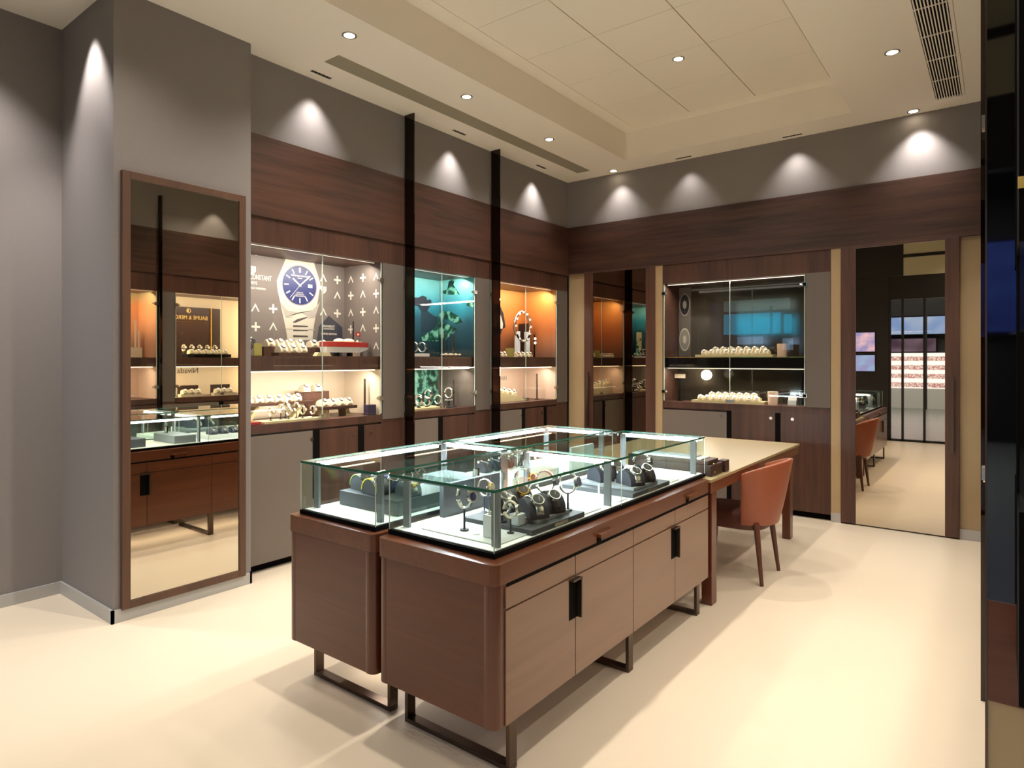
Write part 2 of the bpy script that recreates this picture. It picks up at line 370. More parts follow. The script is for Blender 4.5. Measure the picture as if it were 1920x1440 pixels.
DEP = .49
def side_display(which, face, y0, y1, back, lower, label, pils, hdr_mat='wood_v', led='ledw', doorsplit=None, lampw=5.0, shelf=(1.42, 1.53), wide=True, bottom=1.04, lowcol=WARM):
    """wall cabinet whose glass faces +x (face=1, left wall) or -x (face=-1, right wall). y0..y1 is the glass opening"""
    X = XA if face == 1 else XR; d = -face * DEP; zt = 2.32
    t = thing('display_cabinet', label, 'display cabinet', (X, (y0 + y1) / 2, 0))
    hy0, hy1 = pils
    # carcass (walnut surround): header, back, sides, bottom deck
    mb = MB()
    mb.box((X + d * 1.04, hy0, zt), (X, hy1, 2.51 if face == 1 else 2.53), 'wood_v')
    mb.box((X + d, hy0, .06), (X + d * 1.04, hy1, zt), 'wood_v')
    mb.box((X + d, hy0, .06), (X - face * .004, y0 - .002, zt), 'wood_v').box((X + d, y1 + .002, .06), (X - face * .004, hy1, zt), 'wood_v')
    mb.box((X + d, y0 - .002, .98), (X, y1 + .002, bottom), 'wood_v')
    mb.box((X + d, hy0, .06), (X - face * .03, hy1, .98), 'wood_v')
    mb.box((X + d, hy0, 0), (X - face * .06, hy1, .06), 'black')
    mb.ob('carcass', t)
    e = X + d
    if hy0 < y0 - .03: MB().box((X - face * .02, hy0, 1.0), (X + face * .004, y0 - .012, zt), 'pil').ob('pilaster', t)
    if hy1 > y1 + .03: MB().box((X - face * .02, y1 + .012, 1.0), (X + face * .004, hy1, zt), 'pil').ob('pilaster', t)
    MB().box((e, y0, shelf[1]), (e + face * .006, y1, zt), back).ob('upper_back_panel', t)
    MB().box((e, y0, bottom), (e + face * .006, y1, shelf[0]), lower).ob('lower_back_panel', t)
    for yy, sg in ((y0, 1), (y1, -1)):
        MB().box((e + face * .006, yy, shelf[1]), (X - face * .012, yy + sg * .004, zt), back).ob('upper_side_panel', t)
        MB().box((e + face * .006, yy, bottom), (X - face * .012, yy + sg * .004, shelf[0]), lower).ob('lower_side_panel', t)
    MB().box((e + face * .006, y0 + .004, shelf[0]), (X - face * .03, y1 - .004, shelf[1]), 'wood_v').ob('shelf', t)
    # strips of light
    for zz, ww, hh in ((zt - .003, .006, .002), (shelf[0] - .007, .012, .006)):
        MB().box((X - face * .07, y0 + .02, zz), (X - face * (.07 - ww), y1 - .02, zz + hh), led if hh > .004 else 'ledd').ob('light_strip', t)
    L = y1 - y0
    for zz, w, c in ((zt - .02, lampw, WARM), (shelf[0] - .02, lampw * .5, lowcol)):
        area((X - face * .10, (y0 + y1) / 2, zz), (-face * .45, 0, -1), w * L, .05, L * .9, c, None).rotation_euler = (0, face * math.radians(22), 0)
    # glass doors with polished edges and hinges
    ym = doorsplit if doorsplit else (y0 + y1) / 2
    for a, b, hs in ((y0, ym - .002, y0), (ym + .002, y1, y1)):
        mb = MB(); mb.box((X - face * .006, a, bottom + .01), (X, b, zt - .004), 'pane')
        g = mb.ob('glass_door', t)
        for yy in (a, b):
            w_ = .003 if yy == hs else .0006
            MB().box((X - face * .007, yy - w_, bottom + .01), (X + face * .001, yy + w_, zt - .004), 'gedgel').ob('polished_edge', g)
        for zz in (bottom + .14, zt - .15):
            mh = MB(); sg = 1 if hs == y1 else -1
            clamp(mh, (X + face * .004, hs - sg * .005, zz), 'x', sg); mh.ob('hinge', g)
    ml = MB(); ml.box((X - face * .004, ym - .028, bottom + .012), (X + face * .014, ym + .028, bottom + .045), 'steel').cyl((X, ym, bottom + .03), (X + face * .024, ym, bottom + .03), .011, .011, 'chrome', 12); ml.ob('glass_lock', t)
    return t
def base_doors(t, X, face, spans, z0=.06, z1=.965):
    """spans: (y0,y1,material,gripside)  gripside 1 = grip at y1, -1 = at y0, 0 none"""
    for a, b, m, g, lk in spans:
        d = MB().box((X - face * .028, a + .003, z0), (X + face * .0, b - .003, z1), m).ob('door', t, .002)
        if g: MB().box((X - face * .026, (b if g > 0 else a) - .06 * (g > 0), .70 if m != 'taupe' else .45), (X + face * .0015, (b if g > 0 else a) + .06 * (g < 0), z1), 'black').ob('grip_recess', d)
        if lk is not None:
            MB().cyl((X, lk, .90), (X + face * .006, lk, .90), .014, .014, 'chrome', 14).box((X + face * .005, lk - .002, .893), (X + face * .0075, lk + .002, .907), 'black').ob('lock', d)

DA = side_display('a', 1, 2.37, 3.615, 'navyposter', 'sand', 'walnut wall cabinet with patterned watch poster and model speedboat inside', (2.36, 3.867), lampw=15, doorsplit=3.03)
base_doors(DA, XA, 1, ((2.362, 3.0, 'taupe', 1, 2.93), (3.0, 3.43, 'wood_v', 1, 3.33), (3.43, 3.868, 'wood_v', 0, 3.50)))
DB = side_display('b', 1, 3.885, 4.82, 'teal', 'taupe', 'walnut wall cabinet with turquoise underwater poster between the bronze glass fins', (3.87, 5.057), lampw=11)
base_doors(DB, XA, 1, ((3.885, 4.36, 'taupe', 1, None), (4.36, 4.72, 'wood_v', 0, None), (4.72, 5.058, 'wood_v', 0, None)))
DC = side_display('c', 1, 5.075, 6.285, 'orange', 'pinkback', 'walnut wall cabinet with orange watch poster next to the room corner', (5.06, 6.512), lampw=11)
base_doors(DC, XA, 1, ((5.075, 5.66, 'taupe', 1, 5.60), (5.66, 6.08, 'wood_v', 1, 5.98), (6.08, 6.51, 'wood_v', 0, 6.16)))
# bronze glass fins, floor to ceiling
for y, lb in ((3.875, 'tall bronze glass fin between the patterned poster cabinet and the turquoise one'), (5.065, 'tall bronze glass fin between the turquoise and orange poster cabinets')):
    t = thing('glass_fin', lb, 'glass fin', (XA, y, 0))
    MB().box((XA + .02, y - .006, 0), (XA + .125, y + .006, CZ), 'fin').ob('glass_sheet', t)
    MB().box((XA + .017, y - .009, 0), (XA + .02, y + .009, CZ), 'bmetal').ob('edge_channel', t)
t = thing('glass_fin', 'tall bronze glass fin on the right wall, seen in the framed mirror', 'glass fin', (XR, 3.51, 0))
MB().box((XR - .045, 3.495, 0), (XR - .012, 3.525, 3.45), 'fin').ob('glass_sheet', t)
MB().box((XR - .012, 3.49, 0), (XR - .010, 3.53, 3.45), 'bmetal').ob('edge_channel', t)

# ---- right wall displays (seen in the column mirror)
DD = side_display('d', -1, 2.25, 3.48, 'skyline', 'pinkback', 'walnut cabinet with city skyline poster on the right wall, seen in the mirror', (2.05, 3.488), lampw=15)
base_doors(DD, XR, -1, ((2.06, 2.7, 'taupe', 1, 2.6), (2.7, 3.485, 'wood_v', 0, None)))
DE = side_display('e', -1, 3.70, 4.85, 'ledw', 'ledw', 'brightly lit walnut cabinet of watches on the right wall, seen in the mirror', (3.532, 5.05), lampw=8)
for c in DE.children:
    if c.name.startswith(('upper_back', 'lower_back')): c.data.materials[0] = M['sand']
base_doors(DE, XR, -1, ((3.535, 4.3, 'taupe', 1, 4.2), (4.3, 5.04, 'wood_v', 0, None)))
DF = side_display('f', -1, 5.2, 6.3, 'sand', 'sand', 'walnut display cabinet at the far end of the right wall', (5.06, 6.5), lampw=5)
base_doors(DF, XR, -1, ((5.07, 5.8, 'taupe', 1, 5.7), (5.8, 6.49, 'wood_v', 0, None)))
# end face of the right wall
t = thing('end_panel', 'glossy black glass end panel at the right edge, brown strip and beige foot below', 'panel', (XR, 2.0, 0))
MB().box((XR, 2.0, .90), (1.19, 2.015, CZ - .01), 'bglass').ob('black_glass', t)
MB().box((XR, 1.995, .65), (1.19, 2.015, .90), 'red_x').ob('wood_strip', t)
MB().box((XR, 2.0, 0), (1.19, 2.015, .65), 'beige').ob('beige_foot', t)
MB().box((XR - .004, 1.992, 0), (XR, 2.015, CZ - .01), 'bmetal').ob('edge_trim', t)
t = thing('wall_case', 'black wall case of gold watches at the far right edge', 'display case', (.035, 1.85, .77))
MB().box((.028, 1.72, .77), (1.0, 1.99, 1.18), 'black').box((.028, 1.72, 1.75), (1.0, 1.99, 3.0), 'black').box((.028, 1.96, 1.18), (1.0, 1.99, 1.75), 'black').ob('case_body', t)
MB().box((.03, 1.722, 1.18), (1.0, 1.728, 1.75), 'pane').ob('glass_front', t)
MB().box((.026, 1.715, 1.86), (.07, 1.72, 1.885), 'gold').ob('brass_clamp', t)
MB().box((.06, 1.80, 1.735), (.9, 1.83, 1.75), 'ledw').ob('light_strip', t)

# ================================================================== BACK WALL
mb = MB()
for a, b, m in ((-4.15, -3.909, 'beige'), (-3.016, -2.932, 'beige'), (-1.262, -1.178, 'beige'), (-.283, XR, 'beige')):
    q = MB().box((a, YB - .004 + (.03 if a > -.3 or a < -4 else 0), .085), (b, YB + .05, 2.53), m); struct('trim_%d' % (5 + int((a + 5) * 2)), q)
struct('baseboard_back', MB().box((-1.262, YB - .012, 0), (-1.178, YB + .02, .085), 'base').box((-.283, YB + .005, 0), (XR, YB + .03, .085), 'base').box((-4.15, YB + .005, 0), (-3.909, YB + .03, .085), 'base'))
def mirror_door(n, x0, m0, m1, x1, label, hs, mm):
    t = thing('mirror_door', label, 'mirrored door', ((x0 + x1) / 2, YB, 0))
    MB().box((x0, YB - .02, .012), (m0, YB + .03, 2.53), 'wood_v').box((m1, YB - .02, .012), (x1, YB + .03, 2.53), 'wood_v').box((m0, YB - .02, 2.515), (m1, YB + .03, 2.53), 'wood_v').ob('frame', t, .002)
    MB().box((m0, YB - .012, .012), (m1, YB + .0, 2.515), mm).ob('mirror_panel', t)
    MB().box((hs - .012, YB - .055, .72), (hs + .012, YB - .04, 1.36), 'bmetal').cyl((hs, YB - .045, .78), (hs, YB - .015, .78), .008, .008, 'bmetal', 10).cyl((hs, YB - .045, 1.30), (hs, YB - .015, 1.30), .008, .008, 'bmetal', 10).ob('pull_handle', t)
    return t
mirror_door(1, -3.909, -3.793, -3.124, -3.016, 'narrow dark mirrored door near the room corner reflecting the cabinets', -3.85, 'mirrord2')
mirror_door(2, -1.178, -1.056, -.383, -.283, 'tall walnut framed mirrored door on the right reflecting the mall', -.332, 'mirrord')
# the central back display
BX0, BX1 = -2.916, -1.49
t = thing('display_cabinet', 'black backed walnut cabinet in the back wall with two long trays of watches', 'display cabinet', ((BX0 + BX1) / 2, YB, 0)); DBK = t
mb = MB(); zt = 2.322; zb = 1.053
mb.box((-2.932, YB, zt), (-1.262, YB + .42, 2.53), 'wood_v').box((-2.932, YB + .38, .06), (-1.262, YB + .42, zt), 'wood_v')
mb.box((-2.932, YB + .005, .06), (BX0, YB + .38, zt), 'wood_v').box((BX1, YB + .005, .06), (-1.262, YB + .38, zt), 'wood_v').box((BX0, YB, .985), (BX1, YB + .38, zb), 'wood_v').box((-2.932, YB + .03, .06), (-1.262, YB + .38, .985), 'wood_v').box((-2.932, YB + .05, 0), (-1.262, YB + .38, .06), 'black')
mb.ob('carcass', t)
MB().box((BX1 + .01, YB - .006, zb), (-1.266, YB + .006, zt), 'pil').ob('grey_panel', t)
MB().box((BX0, YB + .37, zb), (BX1, YB + .38, zt), 'backb').ob('back_panel', t)
MB().box((BX0, YB + .03, 1.42), (BX1, YB + .37, 1.53), 'black').box((BX0, YB + .028, 1.525), (BX1, YB + .032, 1.53), 'gold').ob('shelf', t)
for a, b in ((BX0, -2.205), (-2.201, BX1)):
    g = MB().box((a, YB - .001, zb + .008), (b, YB + .005, zt - .004), 'pane').ob('glass_door', t)
    for xx in (a, b):
        w_ = .008 if xx in (BX0, BX1) else .0008
        MB().box((xx - w_ / 2, YB - .004, zb + .008), (xx + w_ / 2, YB + .006, zt - .004), 'gedgel').ob('polished_edge', g)
    hx, sg = (a, -1) if a == BX0 else (b, 1)
    for zz in (1.16, 2.22):
        mh = MB(); clamp(mh, (hx, YB - .004, zz), 'y', sg); mh.box((hx - .014, YB - .02, zz - .014), (hx + .014, YB - .005, zz + .014), 'black'); mh.ob('hinge', g)
MB().box((-2.24, YB - .014, zb + .012), (-2.16, YB, zb + .04), 'steel').ob('glass_lock', t)
for zz in (zt - .012, 1.408):
    MB().box((BX0 + .02, YB + .05, zz), (BX1 - .02, YB + .062, zz + .006), 'ledd').ob('light_strip', t)
area((-2.2, YB + .10, zt - .02), (0, .4, -1), 9, 1.3, .05, WARM, (math.radians(-22), 0, 0)); area((-2.2, YB + .10, 1.40), (0, .4, -1), 8, 1.3, .05, WARM, (math.radians(-22), 0, 0))
for a, b, m, g, lk in ((-2.93, -2.235, 'taupe', -2.21, -2.29), (-2.185, -1.76, 'wood_v', -1.735, -1.80), (-1.71, -1.264, 'wood_v', None, -1.60)):
    z1 = .965 if m == 'taupe' else .985
    d = MB().box((a, YB - .002, .06), (b, YB + .03, z1), m).ob('door', t, .002)
    if g: MB().box((b, YB + .002, .06), (b + .05, YB + .03, .985), 'black').ob('grip_recess', d)
    MB().cyl((lk, YB - .007, .93), (lk, YB, .93), .015, .015, 'chrome', 14).ob('lock', d)
MB().cyl((-2.58, YB + .372, 1.335), (-2.58, YB + .34, 1.335), .052, .052, 'lampglow', 24).cyl((-2.58, YB + .374, 1.335), (-2.58, YB + .362, 1.335), .062, .062, 'chrome', 24).ob('round_reflection', t)  # glowing rimmed disc stands in for a round light reflection on the back panel

# ================================================================== COLUMN MIRROR
t = thing('wall_mirror', 'tall walnut framed mirror on the grey column', 'mirror', (-4.005, 1.93, .068))
fx = -4.0
mb = MB()
mb.box((-4.02, 1.555, .068), (fx + .01, 1.60, 2.589), 'mframe').box((-4.02, 2.264, .068), (fx + .01, 2.309, 2.589), 'mframe').box((-4.02, 1.60, 2.545), (fx + .01, 2.264, 2.589), 'mframe').box((-4.02, 1.60, .068), (fx + .01, 2.264, .112), 'mframe')
mb.ob('frame', t, .002)
MB().box((-4.02, 1.60, .112), (fx, 2.264, 2.545), 'mirror').ob('mirror_glass', t)

# ================================================================== SHOP COUNTERS
def counter(xa, xb, y0, y1, label, front=True, two_sided=False):
    t = thing('shop_counter', label, 'counter', ((xa + xb) / 2, (y0 + y1) / 2, 0))
    ZT = .78; ZA = .705; ZB = .20
    MB().rbox((xa, y0, ZA), (xb, y1, ZT), .028, 'red_y', 'Z').ob('countertop', t)
    MB().rbox((xa + .003, y0 + .004, ZB), (xb - .003, y1, ZA - .002), .045, 'red_x', 'Z').ob('body', t)
    # rounded corner posts
    for x in (xa + .04, xb - .04):
        MB().rbox((x - .037, y0 + .002, ZB - .001), (x + .037, y0 + .075, ZA - .002), .034, 'red_z', 'Z').ob('corner_post', t)
    fm = {1: 'front', -1: 'red_y'}
    if not front:
        MB().box((xa + .28, y0 + .25, ZB - .006), (xa + .30, y1 - .25, ZB - .001), 'ledw').ob('under_light', t)
        area((xa + .29, (y0 + y1) / 2, ZB - .01), (0, 0, -1), 4, .03, 1.5, WARM, (0, 0, 0))
    for side, X in ((1, xb), (-1, xa)):
        if side == 1 and not front: continue
        # dark reveal, upper drawer row, doors
        MB().box((X - side * .02, y0 + .07, ZA - .012), (X + side * .001, y1 - .005, ZA - .001), 'black').ob('shadow_gap', t)
        ys = [y0 + .055, 2.258, 2.78, 3.27, y1 - .03]
        for i in range(4):
            a, b = ys[i] + .002, ys[i + 1] - .002
            MB().box((X - side * .015, a, .615), (X + side * .003, b, .692), fm[side]).ob('drawer_front', t, .0015)
            d = MB().box((X - side * .015, a, ZB), (X + side * .003, b, .609), fm[side]).ob('door', t, .0015)
            if i in (1, 3):
                hy = ys[i]
                h = MB(); h.box((X, hy - .05, .44), (X + side * .0045, hy + .018, .605), 'black').box((X, hy + .010, .44), (X + side * .026, hy + .019, .605), 'bmetal').box((X, hy - .05, .600), (X + side * .026, hy + .019, .606), 'bmetal')
                h.ob('pull_handle', d)
        for hy in (2.47, 3.46):
            h = MB(); h.box((X, hy - .03, .728), (X + side * .020, hy + .10, .742), 'red_y').box((X, hy - .03, .705), (X + side * .004, hy, .728), 'black').ob('drawer_pull', t)
    # flat metal sled legs
    for ly in (y0 + .13, 2.80, y1 - .13):
        m = MB(); w = .045
        a, b = xa + .05, xb - .02
        m.box((a, ly - w / 2, 0), (b, ly + w / 2, .018), 'bmetal').box((a, ly - w / 2, .018), (a + .018, ly + w / 2, ZB), 'bmetal').box((b - .018, ly - w / 2, .018), (b, ly + w / 2, ZB), 'bmetal')
        m.ob('sled_leg', t, .002)
    return t
counter(-2.02, -1.40, 1.735, 3.79, 'red walnut shop counter in front, with drawers, doors and the nearer glass case on top')
counter(-2.655, -2.05, 1.745, 3.79, 'red walnut shop counter standing behind the front one, closer to the grey column', front=False)

def glass_case(xa, xb, y0, ym, y1, label, longled=False):
    z0, z1 = .781, 1.028
    t = thing('glass_case', label, 'glass display case', ((xa + xb) / 2, (y0 + y1) / 2, z0))
    MB().box((xa - .004, y0 - .004, z0), (xb + .004, y1 + .004, .80), 'black').ob('base_frame', t)
    MB().box((xa + .012, y0 + .012, .80), (xb - .012, y1 - .012, .803), 'white').ob('white_lining', t)
    g = .008
    panes = [((xa, y0, .80), (xb, y0 + g, z1 - .01)), ((xa, y1 - g, .80), (xb, y1, z1 - .01)), ((xa, y0 + g, .80), (xa + g, ym, z1 - .01)), ((xb - g, y0 + g, .80), (xb, ym - .002, z1 - .01)),
             ((xa, ym, .80), (xa + g, y1 - g, z1 - .01)), ((xb - g, ym + .002, .80), (xb, y1 - g, z1 - .01))]
    for a, b in panes: MB().box(a, b, 'panegreen').ob('side_pane', t)
    for a, b in ((y0, ym - .001), (ym + .001, y1)):
        p = MB().box((xa, a, z1 - .009), (xb, b, z1), 'panegreen').ob('top_pane', t)
        e = .0012
        MB().box((xa - e, a - e, z1 - .0095), (xb + e, a + .001, z1 + .0003), 'gedge').box((xa - e, b - .001, z1 - .0095), (xb + e, b + e, z1 + .0003), 'gedge').box((xa - e, a, z1 - .0095), (xa + .001, b, z1 + .0003), 'gedge').box((xb - .001, a, z1 - .0095), (xb + e, b, z1 + .0003), 'gedge').ob('green_edge', p)
    for x in (xa, xb):
        for y in (y0, y1, ym): MB().box((x - .0015, y - .0015, .80), (x + .0015, y + .0015, z1 - .01), 'gedgel').ob('polished_corner', t)
    # inner metal uprights and led bars under the top
    for yy in (y0 + .055, ym - .07, ym + .03, y1 - .085):
        for x in (xa + .022, xb - .058):
            if yy == ym + .03: continue
            MB().box((x, yy, .803), (x + .036, yy + .012, z1 - .012), 'mgrey').ob('upright', t)
    for yy in (ym - .055, y1 - .07):
        MB().box((xa + .03, yy, z1 - .030), (xb - .03, yy + .030, z1 - .012), 'led').ob('led_bar', t)
        area(((xa + xb) / 2, yy + .011, z1 - .03), (0, 0, -1), 5.0, xb - xa - .08, .02, COOL, (math.radians(35), 0, 0))
    MB().box((xa + .05, y0 + .012, z1 - .018), (xb - .05, y0 + .02, z1 - .010), 'mgrey').ob('front_rail', t)
    for a, b in ((y0 + .06, ym - .12), (ym + .05, y1 - .12)):
        if longled: MB().box((xa + .028, a, z1 - .028), (xa + .052, b, z1 - .012), 'led').ob('led_bar', t)
        area((xa + .05, (a + b) / 2, z1 - .03), (0, 0, -1), 5.0, .02, b - a, COOL, (0, math.radians(-25), 0))
    return t
glass_case(-2.015, -1.458, 1.80, 2.775, 3.86, 'glass display case on the front counter holding watches on dark trays')
glass_case(-2.61, -2.085, 1.785, 2.775, 3.84, 'glass display case on the rear counter with yellow and green strap watches', True)

# ================================================================== DESK
t = thing('desk', 'beige topped walnut desk at the far end of the shop counters', 'desk', (-2.03, 4.9, 0))
DY1 = 5.93
MB().box((-2.65, 3.80, .757), (-1.395, DY1, .775), 'desk').ob('desktop', t, .002)
MB().box((-2.64, 3.81, .69), (-1.40, DY1 - .01, .757), 'red_y').ob('apron', t, .002)
for x, y in ((-1.47, 3.84), (-1.47, 5.66), (-2.62, 5.66), (-2.62, 3.84)):
    MB().box((x, y, 0), (x + .065, y + .085, .69), 'red_z').ob('leg', t, .003)
# boxes on the desk
t = thing('presentation_box', 'dark brown leather box on the desk against the glass case', 'box', (-1.60, 3.99, .776))
MB().box((-2.0, 3.90, .776), (-1.43, 4.10, .845), 'brownbox').ob('box_body', t, .003)
MB().box((-2.0, 3.90, .846), (-1.45, 4.08, .872), 'brownbox').ob('lid', t, .003)
MB().sphere((-1.432, 3.95, .85), .005, 'gold').sphere((-1.427, 3.95, .80), .005, 'gold').ob('clasp', t)
tag(MB().box((-1.98, 3.92, .8725), (-1.50, 4.06, .878), 'lgrey').box((-1.95, 3.94, .878), (-1.55, 4.05, .884), 'mgrey').ob('folder'), 'thin grey folder lying on top of the dark brown box', 'folder')
tag(MB().box((-1.47, 4.12, .776), (-1.42, 4.20, .850), 'brownbox').ob('card_holder', None, .003), 'small dark brown card holder behind the leather box', 'card holder')

# ================================================================== CHAIR
def chair(cx, cy):
    """tub chair, its back towards +x"""
    t = thing('tub_chair', 'terracotta leather tub chair pulled up to the desk', 'chair', (cx, cy, 0))
    n, k = 28, 9; vs = []; A = math.radians(83)
    th_ = .028
    for layer in (0, 1):
        for j in range(k + 1):
            f = j / k
            for i in range(n + 1):
                a = -A + 2 * A * i / n
                ctr = math.cos(a * .95); ztop = .71 + .12 * max(0, ctr) ** .8
                z = .385 + (ztop - .385) * f
                rx = .225 + .06 * f; ry = .222 + .065 * f
                if layer: rx -= th_; ry -= th_
                edge = .012 * (1 - f) ** 4
                vs.append((cx - .02 + (rx - edge) * math.cos(a) + .02 * f, cy + (ry - edge) * math.sin(a), z - (.0 if layer == 0 else -.0)))
    N = (n + 1) * (k + 1); fs = []
    for j in range(k):
        for i in range(n):
            q = j * (n + 1) + i
            fs.append((q, q + 1, q + n + 2, q + n + 1)); fs.append((N + q, N + q + n + 1, N + q + n + 2, N + q + 1))
    for i in range(n):
        q = k * (n + 1) + i; fs.append((q, q + 1, N + q + 1, N + q)); fs.append((i, N + i, N + i + 1, i + 1))
    for j in range(k):
        q = j * (n + 1); fs.append((q, q + n + 1, N + q + n + 1, N + q)); q += n; fs.append((q, N + q, N + q + n + 1, q + n + 1))
    m = MB(); m.add(vs, fs, 'leather', True); b = m.ob('backrest', t)
    bv = b.modifiers.new('bevel', 'BEVEL'); bv.width = .008; bv.segments = 3; bv.limit_method = 'ANGLE'; bv.angle_limit = math.radians(50)
    # seat: rounded cushion
    m = MB(); pts = []
    for i in range(32):
        a = 2 * math.pi * i / 32; ca, sa = math.cos(a), math.sin(a)
        e = 3.2; rr = (abs(ca) ** e + abs(sa) ** e) ** (-1 / e); pts.append((cx - .10 + .245 * rr * ca, cy + .205 * rr * sa))
    rings = [(.35, .94), (.36, 1), (.44, 1), (.46, .97), (.47, .88)]
    vs = [(cx - .10 + (x - cx + .10) * s_, cy + (y - cy) * s_, z) for z, s_ in rings for x, y in pts]
    fs = [tuple(reversed(range(32))), tuple(range(4 * 32, 5 * 32))]
    for j in range(4):
        for i in range(32): fs.append((j * 32 + i, j * 32 + (i + 1) % 32, (j + 1) * 32 + (i + 1) % 32, (j + 1) * 32 + i))
    m.add(vs, fs, 'leatherd', True); m.ob('seat', t)
    for dx, dy, ox, oy in ((.10, -.17, .045, -.03), (.10, .17, .045, .03), (-.29, -.16, -.02, -.01), (-.29, .16, -.02, .01)):
        MB().cyl((cx + dx, cy + dy, .40 if dx > 0 else .36), (cx + dx + ox, cy + dy + oy, 0), .021, .012, 'chairleg', 14).ob('leg', t)
    return t
chair(-1.41, 4.58)

# ================================================================== WATCHES
def arc(cx, cz, rx, rz, a0, a1, n=14, y=0):
    return [(cx + rx * math.cos(math.radians(a0 + (a1 - a0) * i / n)), y, cz + rz * math.sin(math.radians(a0 + (a1 - a0) * i / n))) for i in range(n + 1)]
def watch_on_cushion(strap, case='steel', dial='strapb', cush='navy', s=1.0, tilt=38):
    """front faces +x; cushion is a half-round pad with the watch wrapped over it"""
    r = thing('wristwatch', 'x', 'watch', (0, 0, 0), local=True)
    m = MB()
    prof = [(-.045, 0), (.045, 0)] + [(.045 * math.cos(a), .012 + .042 * math.sin(a)) for a in [math.pi * i / 12 for i in range(13)]]
    prof = [prof[1]] + prof[2:] + [prof[0]]
    m.prism([(x * s, -.032 * s, z * s) for x, z in prof], (0, .064 * s, 0), cush, True); m.ob('cushion', r)
    yo, sw = (-.017 * s, .034 * s) if cush == 'dgrey' else (0, .024 * s)
    m = MB(); m.band([(x * s, yo, z * s) for x, _, z in arc(0, .012, .048, .046, 0, 180)], sw, .004 * s, strap, smooth=True); m.ob('strap', r)
    a = math.radians(90 - tilt); n = Vector((math.cos(a), 0, math.sin(a))); c = Vector((.049 * math.cos(a) * s, yo, (.012 + .047 * math.sin(a)) * s))
    h = MB().cyl(c - n * .002 * s, c + n * .009 * s, .020 * s, .019 * s, case, 20).cyl(c + n * .0092 * s, c + n * .0098 * s, .016 * s, .016 * s, dial, 20).cyl(c + Vector((0, .019 * s, 0)) + n * .003 * s, c + Vector((0, .024 * s, 0)) + n * .003 * s, .003 * s, .003 * s, case, 8)
    u = Vector((0, 1, 0)); w = n.cross(u)
    for ang, ln in ((50, .012), (300, .009)):
        d = (u * math.cos(math.radians(ang)) + w * math.sin(math.radians(ang))) * ln * s
        h.cyl(c + n * .0102 * s, c + n * .0102 * s + d, .0007 * s, .0005 * s, 'steel', 6)
    h.ob('watch_case', r); return r
def watch_on_stand(strap='steel', case='steel', dial='strapb', s=1.0, post=.08, base='navy'):
    """bracelet closed into a ring standing up on a slim post, dial facing +x"""
    r = thing('wristwatch', 'x', 'watch', (0, 0, 0), local=True)
    zc = (post + .034) * s
    MB().band([(x, 0, z) for x, _, z in arc(0, zc, .030 * s, .034 * s, -160, 180, 24)], .015 * s, .004 * s, strap).ob('bracelet', r)
    n = Vector((1, 0, .25)).normalized(); c = Vector((.031 * s, 0, zc + .005 * s)); u = Vector((0, 1, 0))
    MB().cyl(c - n * .001, c + n * .009 * s, .018 * s, .017 * s, case, 20).cyl(c + n * .0092 * s, c + n * .0099 * s, .0135 * s, .0135 * s, dial, 20).cyl(c + u * .017 * s, c + u * .022 * s, .003 * s, .003 * s, case, 8).ob('watch_case', r)
    if post > .0: MB().cyl((0, 0, 0), (0, 0, post * s), .0035 * s, .0035 * s, base, 10).cyl((0, 0, 0), (0, 0, .004 * s), .014 * s, .014 * s, base, 16).ob('stand', r)
    return r
PROTO = {}
def place(kind, key, loc, rz, label, group, **kw):
    k = (kind,) + key
    if k not in PROTO:
        strap, case, dial = key[:3]
        o = watch_on_cushion(strap, case, dial, key[3], key[4]) if kind == 'c' else watch_on_stand(strap, case, dial, key[4], key[3])
        PROTO[k] = o
    else: o = copytree(PROTO[k])
    o.location = loc; o.rotation_euler = (0, 0, rz); o['label'] = label; o['category'] = 'watch'; o['group'] = group
    return o

# ---- front case, first section
Zc = .8035
def tray(name, x0, x1, y0, y1, z0, z1, m, label, cat='display tray', bev=.002): return tag(MB().box((x0, y0, z0), (x1, y1, z1), m).ob(name, None, bev), label, cat)
tray('grey_pad', -1.90, -1.50, 1.87, 2.11, Zc, .808, 'lgrey', 'thin pale grey pad at the near end of the front glass case')
tray('grey_pad', -1.93, -1.49, 2.47, 2.64, Zc, .808, 'lgrey', 'thin pale grey pad behind the first dark tray in the front case')
tray('dark_tray', -1.84, -1.475, 2.06, 2.46, Zc, .826, 'dgrey', 'dark grey display tray in the near half of the front glass case')
tray('light_tray', -1.80, -1.515, 2.15, 2.40, .8265, .842, 'mgrey', 'smaller mid grey tray on top of the near dark tray')
tray('dark_tray', -1.90, -1.475, 2.93, 3.38, Zc, .826, 'dgrey', 'dark grey display tray in the far half of the front glass case')
tray('light_tray', -1.82, -1.50, 2.99, 3.275, .8265, .842, 'mgrey', 'smaller mid grey tray on top of the far dark tray')
tray('grey_pad', -1.90, -1.49, 3.42, 3.55, Zc, .808, 'lgrey', 'thin pale grey pad behind the far dark tray in the front case')
tray('grey_screen', -1.98, -1.955, 2.06, 2.46, Zc, .95, 'dgrey', 'upright slate panel along the back of the front glass case', 'panel')
tray('grey_pad', -1.90, -1.49, 2.80, 2.90, Zc, .808, 'lgrey', 'thin pale grey pad just before the far dark tray in the front case')
tray('price_card', -1.66, -1.655, 2.90, 2.915, Zc, .86, 'white', 'tiny upright price card beside the far dark tray', 'card')
tray('nameplate', -1.4745, -1.4735, 2.22, 2.32, .808, .822, 'steel', 'small silver nameplate on the near dark tray', 'nameplate', 0)
tray('nameplate', -1.4745, -1.4735, 3.11, 3.21, .808, .822, 'steel', 'small silver nameplate on the far dark tray', 'nameplate', 0)
